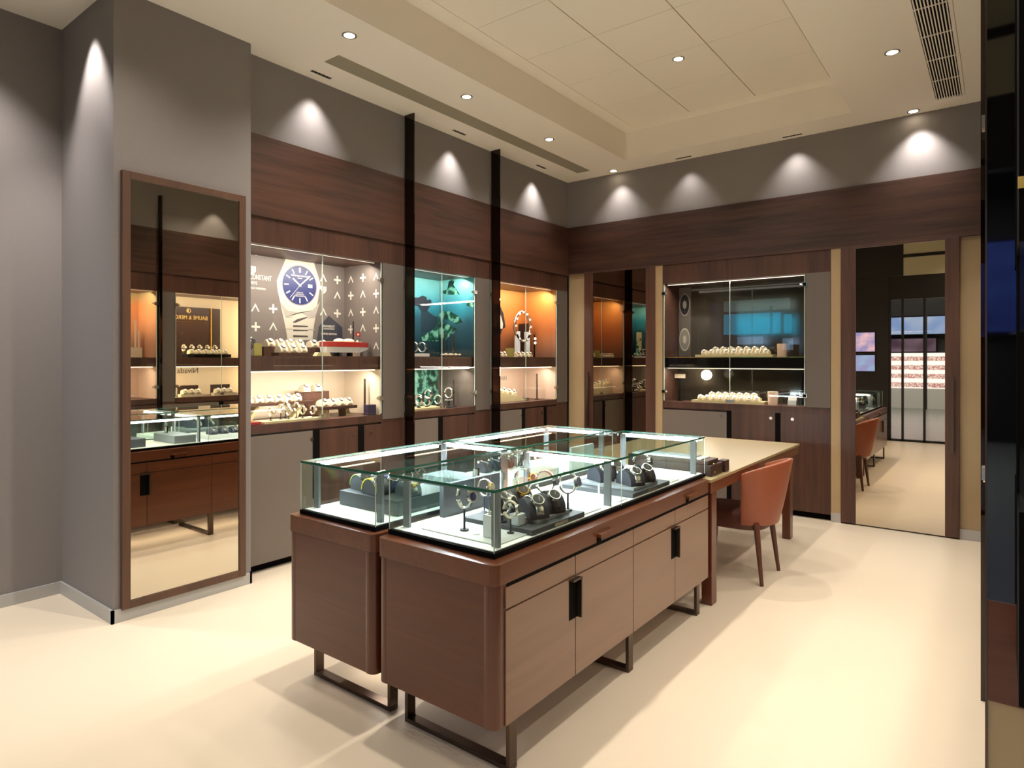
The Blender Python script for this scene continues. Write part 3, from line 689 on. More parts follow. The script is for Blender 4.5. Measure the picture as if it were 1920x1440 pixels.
tag(MB().box((-1.60, 2.075, .8265), (-1.555, 2.125, .872), 'acrylic').ob('acrylic_block', None, .002), 'frosted acrylic cube at the near corner of the dark tray', 'acrylic block')
tag(MB().box((-1.59, 2.128, .8265), (-1.56, 2.148, .850), 'acrylic').ob('acrylic_block', None, .002), 'smaller frosted acrylic cube behind the larger one', 'acrylic block')
tag(MB().box((-1.615, 1.925, .8085), (-1.575, 1.965, .895), 'white').ob('display_plinth', None, .001), 'white plinth with a pendant near the corner of the front case', 'plinth')
n_ = MB()
n_.sphere((-1.595, 1.945, .903), .012, 'chrome', (1, 1, .6)).cyl((-1.595, 1.945, .90), (-1.600, 1.940, .965), .004, .002, 'chrome', 8)
n_.band([(-1.600 + .012 * math.cos(a), 1.94, .985 + .022 * math.sin(a)) for a in [2 * math.pi * i / 16 for i in range(17)]], .002, .002, 'chrome')
tag(n_.ob('pendant'), 'small silver pendant on the white plinth', 'pendant')
tag(MB().cyl((-1.66, 1.94, .8085), (-1.66, 1.94, .811), .012, .012, 'steel', 16).ob('coin_tag'), 'tiny silver disc lying on the near grey pad', 'tag')
g1 = 'watches on the near dark tray of the front case'
for i, (x, y) in enumerate(((-1.575, 2.20), (-1.575, 2.325))):
    place('c', (('steel', 'strapb')[i], 'steel', 'strapb', 'navy', 1.45), (x, y, .8425), -.45, '%s navy cushion watch in the front row of the near dark tray' % ('nearer', 'farther')[i], g1)
for i, (x, y) in enumerate(((-1.745, 2.20), (-1.745, 2.325))):
    place('c', (('steel', 'leatherd')[i], ('steel', 'gold')[i], 'brownbox', 'navy', 1.45), (x, y, .8425), -.45, '%s cushion watch in the back row of the near dark tray' % ('nearer', 'farther')[i], g1)
place('s', ('steel', 'steel', 'dialblue', .055, 1.4), (-1.545, 2.432, .8265), .1, 'steel chronograph on a thin post at the far corner of the near dark tray', g1)
place('s', ('steel', 'steel', 'strapb', .02, 1.5), (-1.655, 2.095, .8265), .1, 'steel bracelet watch standing beside the acrylic cube', g1)
place('s', ('steel', 'steel', 'strapb', .045, 1.45), (-1.668, 2.432, .8265), .3, 'steel bracelet watch on a short post behind the near cushions', g1)
place('s', ('steel', 'gold', 'brownbox', .045, 1.45), (-1.79, 2.43, .8265), .0, 'brown dial bracelet watch at the rear of the near dark tray', g1)
place('s', ('steel', 'steel', 'dialblue', .07, 1.3), (-1.735, 1.95, .8085), -.1, 'blue dial chronograph on a post on the near grey pad', 'watches near the end of the front case')
place('s', ('cream', 'steel', 'strapb', .06, 1.0), (-1.56, 2.03, .8085), .2, 'light strap watch beside the metal upright at the front corner', 'watches near the end of the front case')
place('s', ('steel', 'gold', 'cream', .07, 1.1), (-1.88, 2.25, .8035), .2, 'gold rimmed bracelet watch in front of the slate panel', 'watches near the end of the front case')
g2 = 'watches on the far dark tray of the front case'
for i, (x, y) in enumerate(((-1.565, 3.08), (-1.565, 3.21))):
    place('c', (('steel', 'strapb')[i], 'steel', 'strapb', 'navy', 1.45), (x, y, .8425), -.45, '%s navy cushion watch in the front row of the far dark tray' % ('nearer', 'farther')[i], g2)
for i, (x, y) in enumerate(((-1.745, 3.08), (-1.745, 3.21))):
    place('c', (('cream', 'steel')[i], 'steel', 'strapb', 'navy', 1.45), (x, y, .8425), -.45, '%s cushion watch in the back row of the far dark tray' % ('nearer', 'farther')[i], g2)
place('s', ('steel', 'steel', 'strapb', .03, 1.5), (-1.62, 3.32, .8265), .2, 'steel bracelet watch standing tallest on the far dark tray', g2)

# ---- rear case
tag(MB().box((-2.54, 1.95, Zc), (-2.13, 2.30, .872), 'dgrey').ob('dark_plinth', None, .002), 'large slate block in the near half of the rear glass case', 'plinth')
tag(MB().box((-2.55, 2.52, Zc), (-2.17, 2.70, .868), 'mgrey').ob('grey_plinth', None, .002), 'grey green block behind the slate block in the rear case', 'plinth')
g3 = 'colourful strap watches in the rear case'
for i, (st, cs, lb) in enumerate((('green', 'dgrey', 'green strap watch on a grey cushion, first in the rear case'), ('yellow', 'steel', 'yellow strap watch on a grey cushion in the rear case'), ('blue', 'steel', 'blue strap watch on a grey cushion in the rear case'), ('strapb', 'steel', 'black strap watch last in the row of the rear case'))):
    place('c', (st, cs, 'strapb', 'dgrey', 1.28), ((-2.465, 2.04, .8725), (-2.335, 2.005, .8725), (-2.335, 2.10, .8725), (-2.335, 2.195, .8725))[i], -.12, lb, g3)
place('c', ('steel', 'steel', 'strapb', 'mgrey', 1.2), (-2.465, 2.145, .8725), -.2, 'steel bracelet watch behind the green strap one on the slate block', g3)
place('c', ('steel', 'gold', 'cream', 'mgrey', 1.2), (-2.20, 2.08, .8725), -.2, 'gold rimmed watch at the right end of the slate block', g3)
t = thing('picture_frame', 'little black framed card standing on the grey green block', 'frame', (-2.22, 2.60, .8685))
MB().box((-2.25, 2.595, .8685), (-2.21, 2.605, .925), 'black').ob('frame', t)
MB().box((-2.246, 2.5935, .874), (-2.214, 2.5955, .919), 'hullw').ob('card', t)
tag(MB().box((-2.50, 2.83, Zc), (-2.16, 3.30, .84), 'lgrey').ob('pale_tray', None, .002), 'pale grey tray in the far half of the rear glass case', 'display tray')
for i in range(4):
    place('c', ('strapb', 'steel', 'strapb', 'navy', 1.0), (-2.43, 2.90 + i * .10, .8405), math.pi, '%s black strap watch on the pale tray in the rear case' % ('first', 'second', 'third', 'fourth')[i], 'black strap watches on the pale tray')
tag(MB().box((-2.12, 3.35, Zc), (-2.10, 3.62, .96), 'acrylic').ob('frosted_divider', None, .002), 'upright frosted panel in the far half of the rear case', 'panel')

# ================================================================== POSTERS
PXA = XA - DEP + .007
def PA(px, py, x=PXA): return onx(px, py, x)
def poly(mb, pts, x, m, th=.001): mb.prism([(x, y, z) for y, z in pts], (th, 0, 0), m)
poster = thing('watch_poster', 'poster of a large steel blue dial watch among plus and arrow signs', 'poster', (PXA, 3.0, 1.54))
MB().box((PXA, 2.376, 1.535), (PXA + .003, 3.6095, 2.31), 'navyposter').ob('poster_board', poster)
X1 = PXA + .0035; SY = 3.6095
def crop(cx, cy): return 460 + cx / 6.858, 450 + cy / 6.858
m = MB()
for cx, cy in ((135, 140), (355, 885), (130, 1115), (990, 265), (1180, 515), (1355, 295), (1510, 485), (1355, 715), (1680, 690), (1180, 945), (1510, 925), (1355, 1150), (1680, 1135)):
    a, b = .036, .008
    if cx > 1270:
        x, _, z = ony(*crop(cx, cy), SY); m.box((x - a, SY, z - b), (x + a, SY + .001, z + b), 'print_w').box((x - b, SY - .0002, z - a), (x + b, SY + .001, z + a), 'print_w'); continue
    _, y, z = PA(*crop(cx, cy))
    m.box((X1, y - a, z - b), (X1 + .001, y + a, z + b), 'print_w').box((X1, y - b, z - a), (X1 + .0012, y + b, z + a), 'print_w')
m.ob('plus_pattern', poster)
m = MB()
for cx, cy in ((362, 165), (125, 870), (355, 1110), (1000, 490), (1180, 285), (1355, 505), (1180, 710), (1510, 695), (1680, 470), (1000, 925), (1355, 935), (1680, 900), (1510, 1130), (1680, 1360)):
    a = .036
    if cx > 1270:
        x, _, z = ony(*crop(cx, cy), SY)
        for q in ([(x - a, z - .03), (x - a + .012, z - .03), (x, z + .012), (x, z + .034)], [(x, z + .034), (x, z + .012), (x + a - .012, z - .03), (x + a, z - .03)]): m.prism([(u, SY, w) for u, w in q], (0, .001, 0), 'print_w')
        continue
    _, y, z = PA(*crop(cx, cy))
    poly(m, [(y - a, z - .03), (y - a + .012, z - .03), (y, z + .012), (y, z + .034)], X1, 'print_w'); poly(m, [(y, z + .034), (y, z + .012), (y + a - .012, z - .03), (y + a, z - .03)], X1, 'print_w')
m.ob('arrow_pattern', poster)
def pc(*pts): return [PA(*crop(*p))[1:] for p in pts]
m = MB()
M['print_c'] = plain('print_bracelet', (182, 174, 158), .5, noise=.12, nscale=9)
poly(m, pc((560, 135), (840, 170), (960, 560), (950, 640), (870, 1160), (860, 1290), (540, 1290), (520, 1160), (410, 640), (400, 520)), X1, 'print_c')
poly(m, pc((445, 800), (540, 905), (700, 935), (860, 905), (955, 800), (890, 1000), (800, 985), (700, 930), (600, 975), (510, 985)), X1 + .001, 'print_g')
for yy0, yy1 in ((195, 218), (238, 258), (1095, 1120), (1150, 1172), (1222, 1250)):
    poly(m, pc((610, yy0), (800, yy0 + 8), (800, yy1), (610, yy1)), X1 + .0012, 'print_d')
poly(m, pc((600, 1060), (660, 1020), (800, 985), (790, 1000), (700, 1040), (640, 1065)), X1 + .0012, 'print_d')
for yy in (985, 1138): poly(m, pc((520, yy), (600, yy), (600, yy + 14), (520, yy + 14)), X1 + .0012, 'print_g'); poly(m, pc((805, yy + 8), (885, yy + 8), (885, yy + 22), (805, yy + 22)), X1 + .0012, 'print_g')
m.ob('printed_bracelet', poster)
_, wy, wz = PA(*crop(694, 585)); R = abs(PA(*crop(694, 320))[2] - wz)
def disc(mb, r, x, mt): mb.prism([(x, wy + r * math.cos(2 * math.pi * i / 48), wz + r * math.sin(2 * math.pi * i / 48)) for i in range(48)], (.0012, 0, 0), mt)
m = MB(); disc(m, R * 1.08, X1 + .0012, 'print_w'); disc(m, R * 1.0, X1 + .0022, 'print_g'); disc(m, R * .94, X1 + .0032, 'dialblue')
xd = X1 + .0046
for i in range(12):
    a = math.radians(90 - 30 * i); w = .10 if i == 0 else .055
    if i == 3: continue
    u = (math.cos(a), math.sin(a)); v_ = (-u[1], u[0])
    poly(m, [(wy + R * (r * u[0] + k * w / 2 * v_[0]), wz + R * (r * u[1] + k * w / 2 * v_[1])) for r, k in ((.62, -1), (.86, -1), (.86, 1), (.62, 1))], xd, 'print_w')
poly(m, [(wy + R * .46, wz - .07 * R), (wy + R * .46, wz + .09 * R), (wy + R * .70, wz + .09 * R), (wy + R * .70, wz - .07 * R)], xd, 'print_w')
for ang, ln, w in ((142, .52, .085), (41, .80, .075), (229, .86, .018)):
    a = math.radians(ang); u = (math.cos(a), math.sin(a)); v_ = (-u[1], u[0])
    poly(m, [(wy + R * (r * u[0] + k * w / 2 * v_[0]), wz + R * (r * u[1] + k * w / 2 * v_[1])) for r, k in ((-.08, -.6), (ln * .9, -1), (ln, 0), (ln * .9, 1), (-.08, .6))], xd + .001, 'print_w')
m.box((xd, wy + R * 1.08, wz - .08 * R), (xd + .001, wy + R * 1.28, wz + .10 * R), 'print_w')
m.ob('printed_dial', poster)
text('dial_lettering', 'FREDERIQUE CONSTANT', R * .105, (xd, wy, wz + .42 * R), RX, 'print_w', poster, align='CENTER', sx=.8)
text('dial_lettering', 'GENEVE', R * .07, (xd, wy, wz + .32 * R), RX, 'print_w', poster, align='CENTER')
text('dial_lettering', 'HIGHLIFE\nAUTOMATIC\nCHRONOMETER', R * .085, (xd, wy, wz - .38 * R), RX, 'print_w', poster, align='CENTER')
y_, z_ = PA(*crop(335, 530))[1:]
text('brand_lettering', 'FREDERIQUE CONSTANT', .056, (X1, y_, z_), RX, 'print_w', poster, align='RIGHT', sx=.62)
text('brand_lettering', 'GENEVE', .036, (X1, PA(*crop(150, 575))[1], PA(*crop(150, 575))[2]), RX, 'print_w', poster, align='RIGHT', sx=.7)
text('brand_lettering', 'LIVE YOUR PASSION', .022, (X1, PA(*crop(258, 645))[1], PA(*crop(258, 645))[2]), RX, 'print_w', poster, align='RIGHT')
for cx, cy, s_ in ((85, 385, 1.0), (1005, 640, .9)):
    _, y, z = PA(*crop(cx, cy)); q = MB()
    for k, r in ((0, 'print_w'), (1, 'print_g')):
        e = .03 * s_ - k * .007; poly(q, [(y - e, z + e), (y + e, z + e), (y + e, z - .3 * e), (y, z - 1.3 * e), (y - e, z - .3 * e)], X1 + .001 * k, r)
    q.box((X1 + .0022, y - .003, z - .025), (X1 + .003, y + .003, z + .022), 'print_w').box((X1 + .0022, y - .018, z - .003), (X1 + .003, y + .018, z + .003), 'print_w'); q.ob('crest', poster)
# freestanding dark info card behind the boat
t = thing('info_card', 'dark pointed information card behind the model speedboat', 'card', (XA - .30, 3.2, 1.53))
IX = XA - .30
def PI_(px, py): return onx(px, py, IX)[1:]
m = MB(); m.prism([(IX, *PI_(592, 655)), (IX, *PI_(642, 655)), (IX, *PI_(641, 614)), (IX, *PI_(616, 592)), (IX, *PI_(598, 612))], (.006, 0, 0), 'navy')
o = m.ob('card', t)
text('lettering', 'RUNABOUT', .026, (IX + .0065, PI_(616, 614)[0], PI_(616, 614)[1]), RX, 'print_w', t, align='CENTER', sx=.8)
text('lettering', 'CHRONOGRAPH', .016, (IX + .0065, PI_(616, 618)[0], PI_(616, 618)[1]), RX, 'print_w', t, align='CENTER', sx=.9)
text('lettering', 'LIMITED EDITION', .022, (IX + .0065, PI_(616, 628)[0], PI_(616, 628)[1]), RX, 'print_w', t, align='CENTER', sx=.9)
# low foot so the card stands on the shelf
MB().box((IX - .01, PI_(600, 655)[0], 1.531), (IX + .016, PI_(640, 655)[0], 1.54), 'navy').box((IX, PI_(600, 655)[0], 1.531), (IX + .006, PI_(640, 655)[0], PI_(616, 654)[1]), 'navy').ob('foot', t)

# model speedboat
BXc = XA - .13; sz = 1.531
b0 = onx(606, 657, BXc)[1]; b1 = onx(690, 650, BXc)[1]
t = thing('model_boat', 'red and white model speedboat with a small flag on the shelf', 'model boat', (BXc, (b0 + b1) / 2, sz))
def hull(zlo, zhi, mat, name, taper0, wid):
    vs = []; n = 16
    for i in range(n + 1):
        f = i / n; y = b0 + (b1 - b0) * f
        w = wid * min(1, (1 - f) * 3.0 + .02) ** .6 * (.85 + .15 * min(1, f * 4)); rise = .03 * max(0, f - .75) * 4 * taper0
        vs += [(BXc - w * (.75 if name == 'lower_hull' else 1), y, zlo + rise), (BXc + w * (.75 if name == 'lower_hull' else 1), y, zlo + rise), (BXc + w, y, zhi), (BXc - w, y, zhi)]
    fs = [(0, 3, 2, 1), (4 * n, 4 * n + 1, 4 * n + 2, 4 * n + 3)]
    for i in range(n):
        for j in range(4): fs.append((4 * i + j, 4 * i + 4 + j, 4 * i + 4 + (j + 1) % 4, 4 * i + (j + 1) % 4))
    MB().add([v for v in vs], [tuple(reversed(f)) for f in fs], mat, False).ob(name, t)
hull(sz + .030, sz + .075, 'hullw', 'lower_hull', 1, .055)
hull(sz + .076, sz + .115, 'red', 'upper_hull', 0, .058)
MB().box((BXc - .045, b0 + .02, sz + .115), (BXc + .045, b1 - .10, sz + .119), 'cream').sphere((BXc, b0 + .34 * (b1 - b0), sz + .123), .03, 'cream', (1.2, 1.6, .7)).sphere((BXc, b0 + .55 * (b1 - b0), sz + .125), .025, 'cream', (1.2, 2.2, .8)).sphere((BXc, b0 + .75 * (b1 - b0), sz + .12), .012, 'hullw').ob('cabin', t)
MB().cyl((BXc, b0 + .82 * (b1 - b0), sz + .115), (BXc, b0 + .82 * (b1 - b0), sz + .20), .0015, .0015, 'chrome', 6).box((BXc - .001, b0 + .82 * (b1 - b0) - .05, sz + .165), (BXc + .001, b0 + .82 * (b1 - b0), sz + .20), 'red').box((BXc + .001, b0 + .82 * (b1 - b0) - .035, sz + .175), (BXc + .002, b0 + .82 * (b1 - b0) - .015, sz + .19), 'hullw').ob('flag', t)
MB().box((BXc - .03, b0 + .12, sz), (BXc + .03, b0 + .135, sz + .04), 'black').box((BXc - .03, b1 - .2, sz), (BXc + .03, b1 - .185, sz + .045), 'black').ob('cradle', t)

def small_watch(loc, rz, label, group, key=('cream', 'steel', 'hullw', 'cream', .95), kind='c'): place(kind, key, loc, rz, label, group)
ORD = ('first', 'second', 'third', 'fourth', 'fifth', 'sixth', 'seventh', 'eighth', 'ninth', 'tenth', 'eleventh', 'twelfth')
# --- patterned cabinet, upper shelf
for i, (x, y) in enumerate(((XA - .14, 2.46), (XA - .24, 2.56))):
    small_watch((x, y, 1.531), 0, '%s steel bracelet watch at the column end of the upper shelf' % ('nearer', 'farther')[i], 'upper shelf watches in the patterned cabinet', ('steel', 'steel', 'strapb', .03, 1.5), 's')
t = thing('stepped_stand', 'brown stand with two rows of pale watches on the upper shelf of the patterned cabinet', 'stand', (XA - .2, 2.83, 1.531))
MB().box((XA - .28, 2.66, 1.531), (XA - .20, 3.07, 1.60), 'wood_v').box((XA - .20, 2.72, 1.531), (XA - .10, 3.02, 1.555), 'wood_v').ob('steps', t)
for i in range(4): small_watch((XA - .24, 2.72 + i * .085, 1.6005), 0, 'cream cushion watch %s from the left in the raised row under the poster' % ORD[i], 'cream watches on the stepped stand')
for i in range(3): small_watch((XA - .15, 2.77 + i * .085, 1.5557), 0, 'cream cushion watch %s from the left in the front row under the poster' % ORD[i], 'cream watches on the stepped stand')
tag(MB().box((XA - .30, 3.075, 1.531), (XA - .20, 3.25, 1.60), 'wood_v').ob('walnut_block', None, .002), 'walnut block beside the stepped stand under the printed watch', 'block')
for i in range(2): small_watch((XA - .25, 3.11 + i * .09, 1.6005), 0, 'cream cushion watch on the walnut block, %s one' % ('left', 'right')[i], 'watches on the walnut block')
tag(MB().box((XA - .07, 2.50, 1.531), (XA - .066, 2.56, 1.62), 'olive').ob('price_card', None), 'yellow price card standing at the left of the upper shelf', 'card')
tag(MB().prism([(XA - .10, 3.01, 1.531), (XA - .10, 3.15, 1.531), (XA - .10, 3.13, 1.56), (XA - .10, 3.03, 1.56)], (.05, 0, 0), 'creamd').ob('name_block'), 'small cream name block on the shelf left of the speedboat', 'block')
tag(MB().box((XA - .30, 3.50, 1.531), (XA - .22, 3.57, 1.64), 'stone').cyl((XA - .26, 3.53, 1.64), (XA - .26, 3.53, 1.83), .006, .004, 'black', 8).ob('stone_vase'), 'grey cup with a dark rod at the right end of the upper shelf', 'cup')
# --- patterned cabinet, lower shelf (deck z = 1.04)
dz = 1.041
t = thing('riser', 'long walnut riser on cream legs in the lower patterned cabinet', 'riser', (XA - .26, 2.8, dz))
MB().box((XA - .33, 2.45, dz + .115), (XA - .20, 3.10, dz + .135), 'wood_h').ob('riser_top', t)
for y in (2.60, 2.98): MB().prism([(XA - .31, y - .06, dz), (XA - .31, y - .035, dz), (XA - .31, y + .03, dz + .115), (XA - .31, y + .005, dz + .115)], (.10, 0, 0), 'creamd').ob('leg', t)
for i in range(6): small_watch((XA - .265, 2.56 + i * .082, dz + .136), 0, 'bright cream watch %s from the left on the long riser' % ORD[i], 'watches on the long riser')
t = thing('riser', 'low walnut riser at the right of the lower patterned cabinet', 'riser', (XA - .2, 3.3, dz))
MB().box((XA - .28, 3.12, dz + .06), (XA - .12, 3.46, dz + .085), 'wood_h').ob('riser_top', t)
for y in (3.17, 3.38): MB().prism([(XA - .26, y, dz), (XA - .26, y + .05, dz), (XA - .26, y + .02, dz + .06), (XA - .26, y - .01, dz + .06)], (.10, 0, 0), 'creamd').ob('leg', t)
for i in range(4): small_watch((XA - .20, 3.17 + i * .08, dz + .086), .2, 'cream watch %s from the left on the low walnut riser' % ORD[i], 'watches on the low riser')
tag(MB().box((XA - .40, 3.05, dz), (XA - .335, 3.34, dz + .20), 'wood_v').ob('walnut_block', None, .002), 'upright walnut block at the back behind the low riser', 'block')
for i in range(2): small_watch((XA - .365, 3.12 + i * .11, dz + .2005), 0, 'brightly lit cream watch %s on the upright walnut block' % ('left', 'right')[i], 'watches on the upright walnut block')
tag(MB().box((XA - .17, 2.55, dz), (XA - .02, 3.04, dz + .018), 'creamd').ob('cream_tray', None, .002), 'flat cream tray of ring mounted watches on the cabinet deck', 'tray')
for i, (x, y, h) in enumerate(((XA - .08, 2.64, .03), (XA - .07, 2.78, .03), (XA - .11, 2.74, .05), (XA - .07, 2.90, .03), (XA - .12, 2.88, .055), (XA - .14, 2.80, .07), (XA - .07, 2.99, .025))):
    small_watch((x, y, dz + .0185), 0, 'cream strap watch %s on a little post on the cream tray' % ORD[i], 'ring mounted watches on the cream tray', ('cream', 'steel', 'cream', h, .95), 's')
tag(MB().box((XA - .12, 2.39, dz), (XA - .02, 2.53, dz + .022), 'red').ob('red_box', None, .004), 'flat red box on the cabinet deck beside the column', 'box')
tag(MB().box((XA - .09, 3.50, dz), (XA - .03, 3.585, dz + .085), 'purple').ob('dark_box', None, .002), 'dark purple box at the right end of the lower patterned cabinet', 'box')
tag(MB().cyl((XA - .14, 3.555, dz), (XA - .14, 3.555, dz + .30), .009, .009, 'brownbox', 10).box((XA - .155, 3.54, dz), (XA - .125, 3.57, dz + .006), 'brownbox').ob('light_rod'), 'thin dark rod behind the purple box', 'rod')

spot((XA - .10, 3.16, 1.40), (-.55, .05, -.4), 5, 60, .8, WARM, .01)  # added spot without a fixture, brightens the upright walnut block and its watches
# --- turquoise cabinet
PXB = PXA
t = thing('sea_poster', 'turquoise underwater poster with coral in the middle cabinet', 'poster', (PXB, 4.3, 0))
MB().box((PXB, 3.891, 1.535), (PXB + .003, 4.813, 2.31), 'teal').ob('poster_board', t)
def blob(pts, x, m, name, par): q = MB(); q.prism([onx(*p, x) for p in pts], (.001, 0, 0), m); return q.ob(name, par)
def c4(*l): return [(750 + a / 9.6, 490 + b / 9.6) for a, b in l]
def c5(*l): return [(750 + a / 8, 620 + b / 8) for a, b in l]
blob(c4((170, 650), (340, 650), (400, 615), (470, 640), (490, 700), (540, 680), (570, 720), (550, 790), (480, 900), (420, 910), (350, 820), (200, 780), (150, 800)), PXB + .004, 'navy', 'printed_rock', t)
SB = 4.8145
def sblob(pts, m, name, par): q = MB(); q.prism([ony(*p, SB) for p in pts], (0, -.001, 0), m); return q.ob(name, par)
sblob(c4((705, 930), (760, 900), (900, 900), (1050, 980), (1130, 1100), (1000, 1130), (900, 1060), (780, 1030), (740, 1100), (860, 1130), (1040, 1230), (940, 1300), (800, 1430), (705, 1440)), 'coral', 'printed_coral', t)
sblob(c4((760, 540), (850, 500), (880, 360), (1000, 300), (960, 420), (1080, 600), (860, 600), (780, 580)), 'coral', 'printed_fish', t)
sblob(c4((1180, 740), (1330, 700), (1330, 830), (1200, 800)), 'coral', 'printed_coral', t)
blob(c4((690, 1100), (690, 1440), (400, 1430), (380, 1340), (560, 1260), (640, 1180)), PXB + .005, 'coral', 'printed_coral', t)
blob(c4((215, 660), (600, 980), (690, 1000), (690, 1180), (520, 1260), (380, 1300), (380, 900)), PXB + .0035, 'navyt', 'printed_shadow', t)
text('lettering', 'GN', .09, onx(754, 537, PXB + .004), RX, 'cream', t)
t2 = thing('sea_poster', 'lower turquoise coral print behind the ring mounted watches', 'poster', (PXB, 4.2, dz))
MB().box((PXB, 4.25, dz), (PXB + .004, 4.80, 1.415), 'coral').ob('poster_board', t2)
t = thing('logo_column', 'yellow lit advertising column at the left of the turquoise cabinet', 'column sign', (XA - .3, 3.95, 1.531))
MB().box((XA - .34, 3.90, 1.531), (XA - .30, 4.0, 1.93), 'creamd').ob('column', t)
MB().box((XA - .299, 3.93, 1.80), (XA - .298, 3.97, 1.83), 'print_d').ob('mark', t)
tag(MB().box((XA - .22, 4.02, 1.531), (XA - .13, 4.32, 1.56), 'hullw').ob('white_plinth', None, .002), 'white plinth under three round watches in the turquoise cabinet', 'plinth')
for i in range(3): small_watch((XA - .17, 4.06 + i * .10, 1.5605), .2, 'white ring mounted watch %s from the left on the white plinth' % ORD[i], 'watches on the white plinth', ('hullw', 'steel', 'strapb', .012, 1.3), 's')
mb = MB()
for i in range(26):
    a = random.random() * 6.28; r_ = .04 * random.random(); h = random.random()
    mb.sphere((XA - .28 + r_ * math.cos(a), 4.10 + r_ * math.sin(a), 1.56 + h * .2), .018 * (1.25 - h * .6), 'coral', (1, 1, 1), 8, 5)
mb.cyl((XA - .28, 4.10, 1.531), (XA - .28, 4.10, 1.78), .03, .01, 'coral', 8)
tag(mb.ob('coral_ornament'), 'knobbly pale coral ornament behind the white plinth', 'ornament')
for i, (y, h, r_) in enumerate(((4.60, .25, .012), (4.72, .22, .016))):
    tag(MB().cyl((XA - .2, y, 1.531), (XA - .2, y, 1.531 + h), r_ * .6, r_ * .6, 'brownbox', 10).cyl((XA - .2, y, 1.531), (XA - .2, y, 1.537), r_ * 1.6, r_ * 1.6, 'brownbox', 12).ob('light_rod'), '%s dark rod at the right of the turquoise upper shelf' % ('nearer', 'farther')[i], 'rod')
mb = MB()
for i in range(10): mb.sphere((XA - .16 + .03 * math.sin(i * 2.1), 4.52 + i * .028, 1.531 + .020), .018 * (.8 + .3 * math.sin(i * 1.7)), 'stone', (1, 1, .8), 8, 5)
tag(mb.ob('pebble_pile'), 'low pile of pale pebbles on the turquoise upper shelf', 'pebbles', kind='stuff')
tag(MB().box((XA - .24, 3.95, dz), (XA - .05, 4.46, dz + .02), 'creamd').ob('cream_tray', None, .002), 'flat cream tray in the lower part of the turquoise cabinet', 'tray')
for i, (x, y, h) in enumerate(((XA - .12, 4.05, .02), (XA - .17, 4.10, .05), (XA - .10, 4.15, .02), (XA - .20, 4.02, .05), (XA - .16, 4.21, .03), (XA - .14, 4.29, .01), (XA - .19, 4.36, .06), (XA - .10, 4.40, .02))):
    small_watch((x, y, dz + .0205), .2, 'pale ring mounted watch %s from the left in the lower turquoise cabinet' % ORD[i], 'watches on the lower turquoise tray', ('hullw', 'steel', 'strapb', h, 1.2), 's')
tag(MB().box((XA - .16, 4.50, dz), (XA - .06, 4.62, dz + .012), 'dgrey').cyl((XA - .11, 4.56, dz + .01), (XA - .11, 4.56, dz + .07), .012, .012, 'dgrey', 12).cyl((XA - .11, 4.56, dz + .07), (XA - .11, 4.56, dz + .076), .04, .04, 'hullw', 16).ob('pedestal'), 'small round pedestal under the rightmost watch in the lower turquoise cabinet', 'pedestal')
small_watch((XA - .11, 4.56, dz + .0765), .2, 'pale ring mounted watch on the small round pedestal', 'watches on the lower turquoise tray', ('hullw', 'steel', 'strapb', .012, 1.4), 's')
tag(MB().box((XA - .08, 3.895, dz), (XA - .02, 3.99, dz + .055), 'olive').ob('booklet', None, .002), 'striped olive booklet at the left corner of the lower turquoise cabinet', 'booklet')
tag(MB().cyl((XA - .2, 4.73, dz), (XA - .2, 4.73, dz + .26), .007, .007, 'brownbox', 10).box((XA - .22, 4.71, dz), (XA - .18, 4.75, dz + .005), 'brownbox').ob('light_rod'), 'thin dark rod at the right of the lower turquoise cabinet', 'rod')

# --- orange cabinet
t = thing('orange_poster', 'orange poster with a black watch edge in the corner cabinet', 'poster', (PXA, 5.7, 0))
MB().box((PXA, 5.081, 1.535), (PXA + .003, 6.279, 2.31), 'orange').ob('poster_board', t)
def c6(*l): return [(910 + a / 10.287, 520 + b / 10.287) for a, b in l]
blob(c6((60, 470), (200, 480), (290, 560), (350, 700), (390, 960), (330, 1000), (300, 1100), (60, 1100)), PXA + .004, 'strapb', 'printed_watch', t)
blob(c6((60, 580), (150, 590), (240, 760), (240, 960), (60, 1000)), PXA + .0055, 'print_g', 'printed_watch', t)
blob(c6((60, 640), (130, 620), (180, 700), (190, 800), (140, 870), (60, 850)), PXA + .007, 'strapb', 'printed_subdial', t)
blob(c6((250, 660), (300, 740), (340, 900), (330, 990), (290, 990), (260, 820)), PXA + .0055, 'print_w', 'printed_bezel', t)
y_ = onx(943, 535, PXA)
text('lettering', 'MONT', .075, (PXA + .004, y_[1], y_[2]), RX, 'cream', t, align='RIGHT')
MB().box((PXA + .004, y_[1] - .28, y_[2] - .035), (PXA + .005, y_[1] + .01, y_[2] - .025), 'cream').ob('underline', t)
t = thing('mirror_watch_sculpture', 'sparkling watch bezel ornament in the orange cabinet', 'ornament', (XA - .26, 5.78, 1.531))
cy_, cz_ = onx(980, 612, XA - .26)[1:]
cy_ = cy_
MB().band([(XA - .26, cy_ + .15 * math.cos(a), cz_ + .17 * math.sin(a)) for a in [2 * math.pi * i / 40 for i in range(41)]], .02, .03, 'chrome', (1, 0, 0)).ob('ring', t)
m = MB()
for i in range(12): a = 2 * math.pi * i / 12; m.box((XA - .25, cy_ + .145 * math.cos(a) - .012, cz_ + .165 * math.sin(a) - .012), (XA - .24, cy_ + .145 * math.cos(a) + .012, cz_ + .165 * math.sin(a) + .012), 'hullw')
m.ob('numerals', t)
MB().box((XA - .28, cy_ - .13, 1.531), (XA - .25, cy_ - .06, cz_ - .06), 'acrylic').box((XA - .28, cy_ + .06, 1.531), (XA - .25, cy_ + .13, cz_ - .06), 'acrylic').ob('acrylic_leg', t)
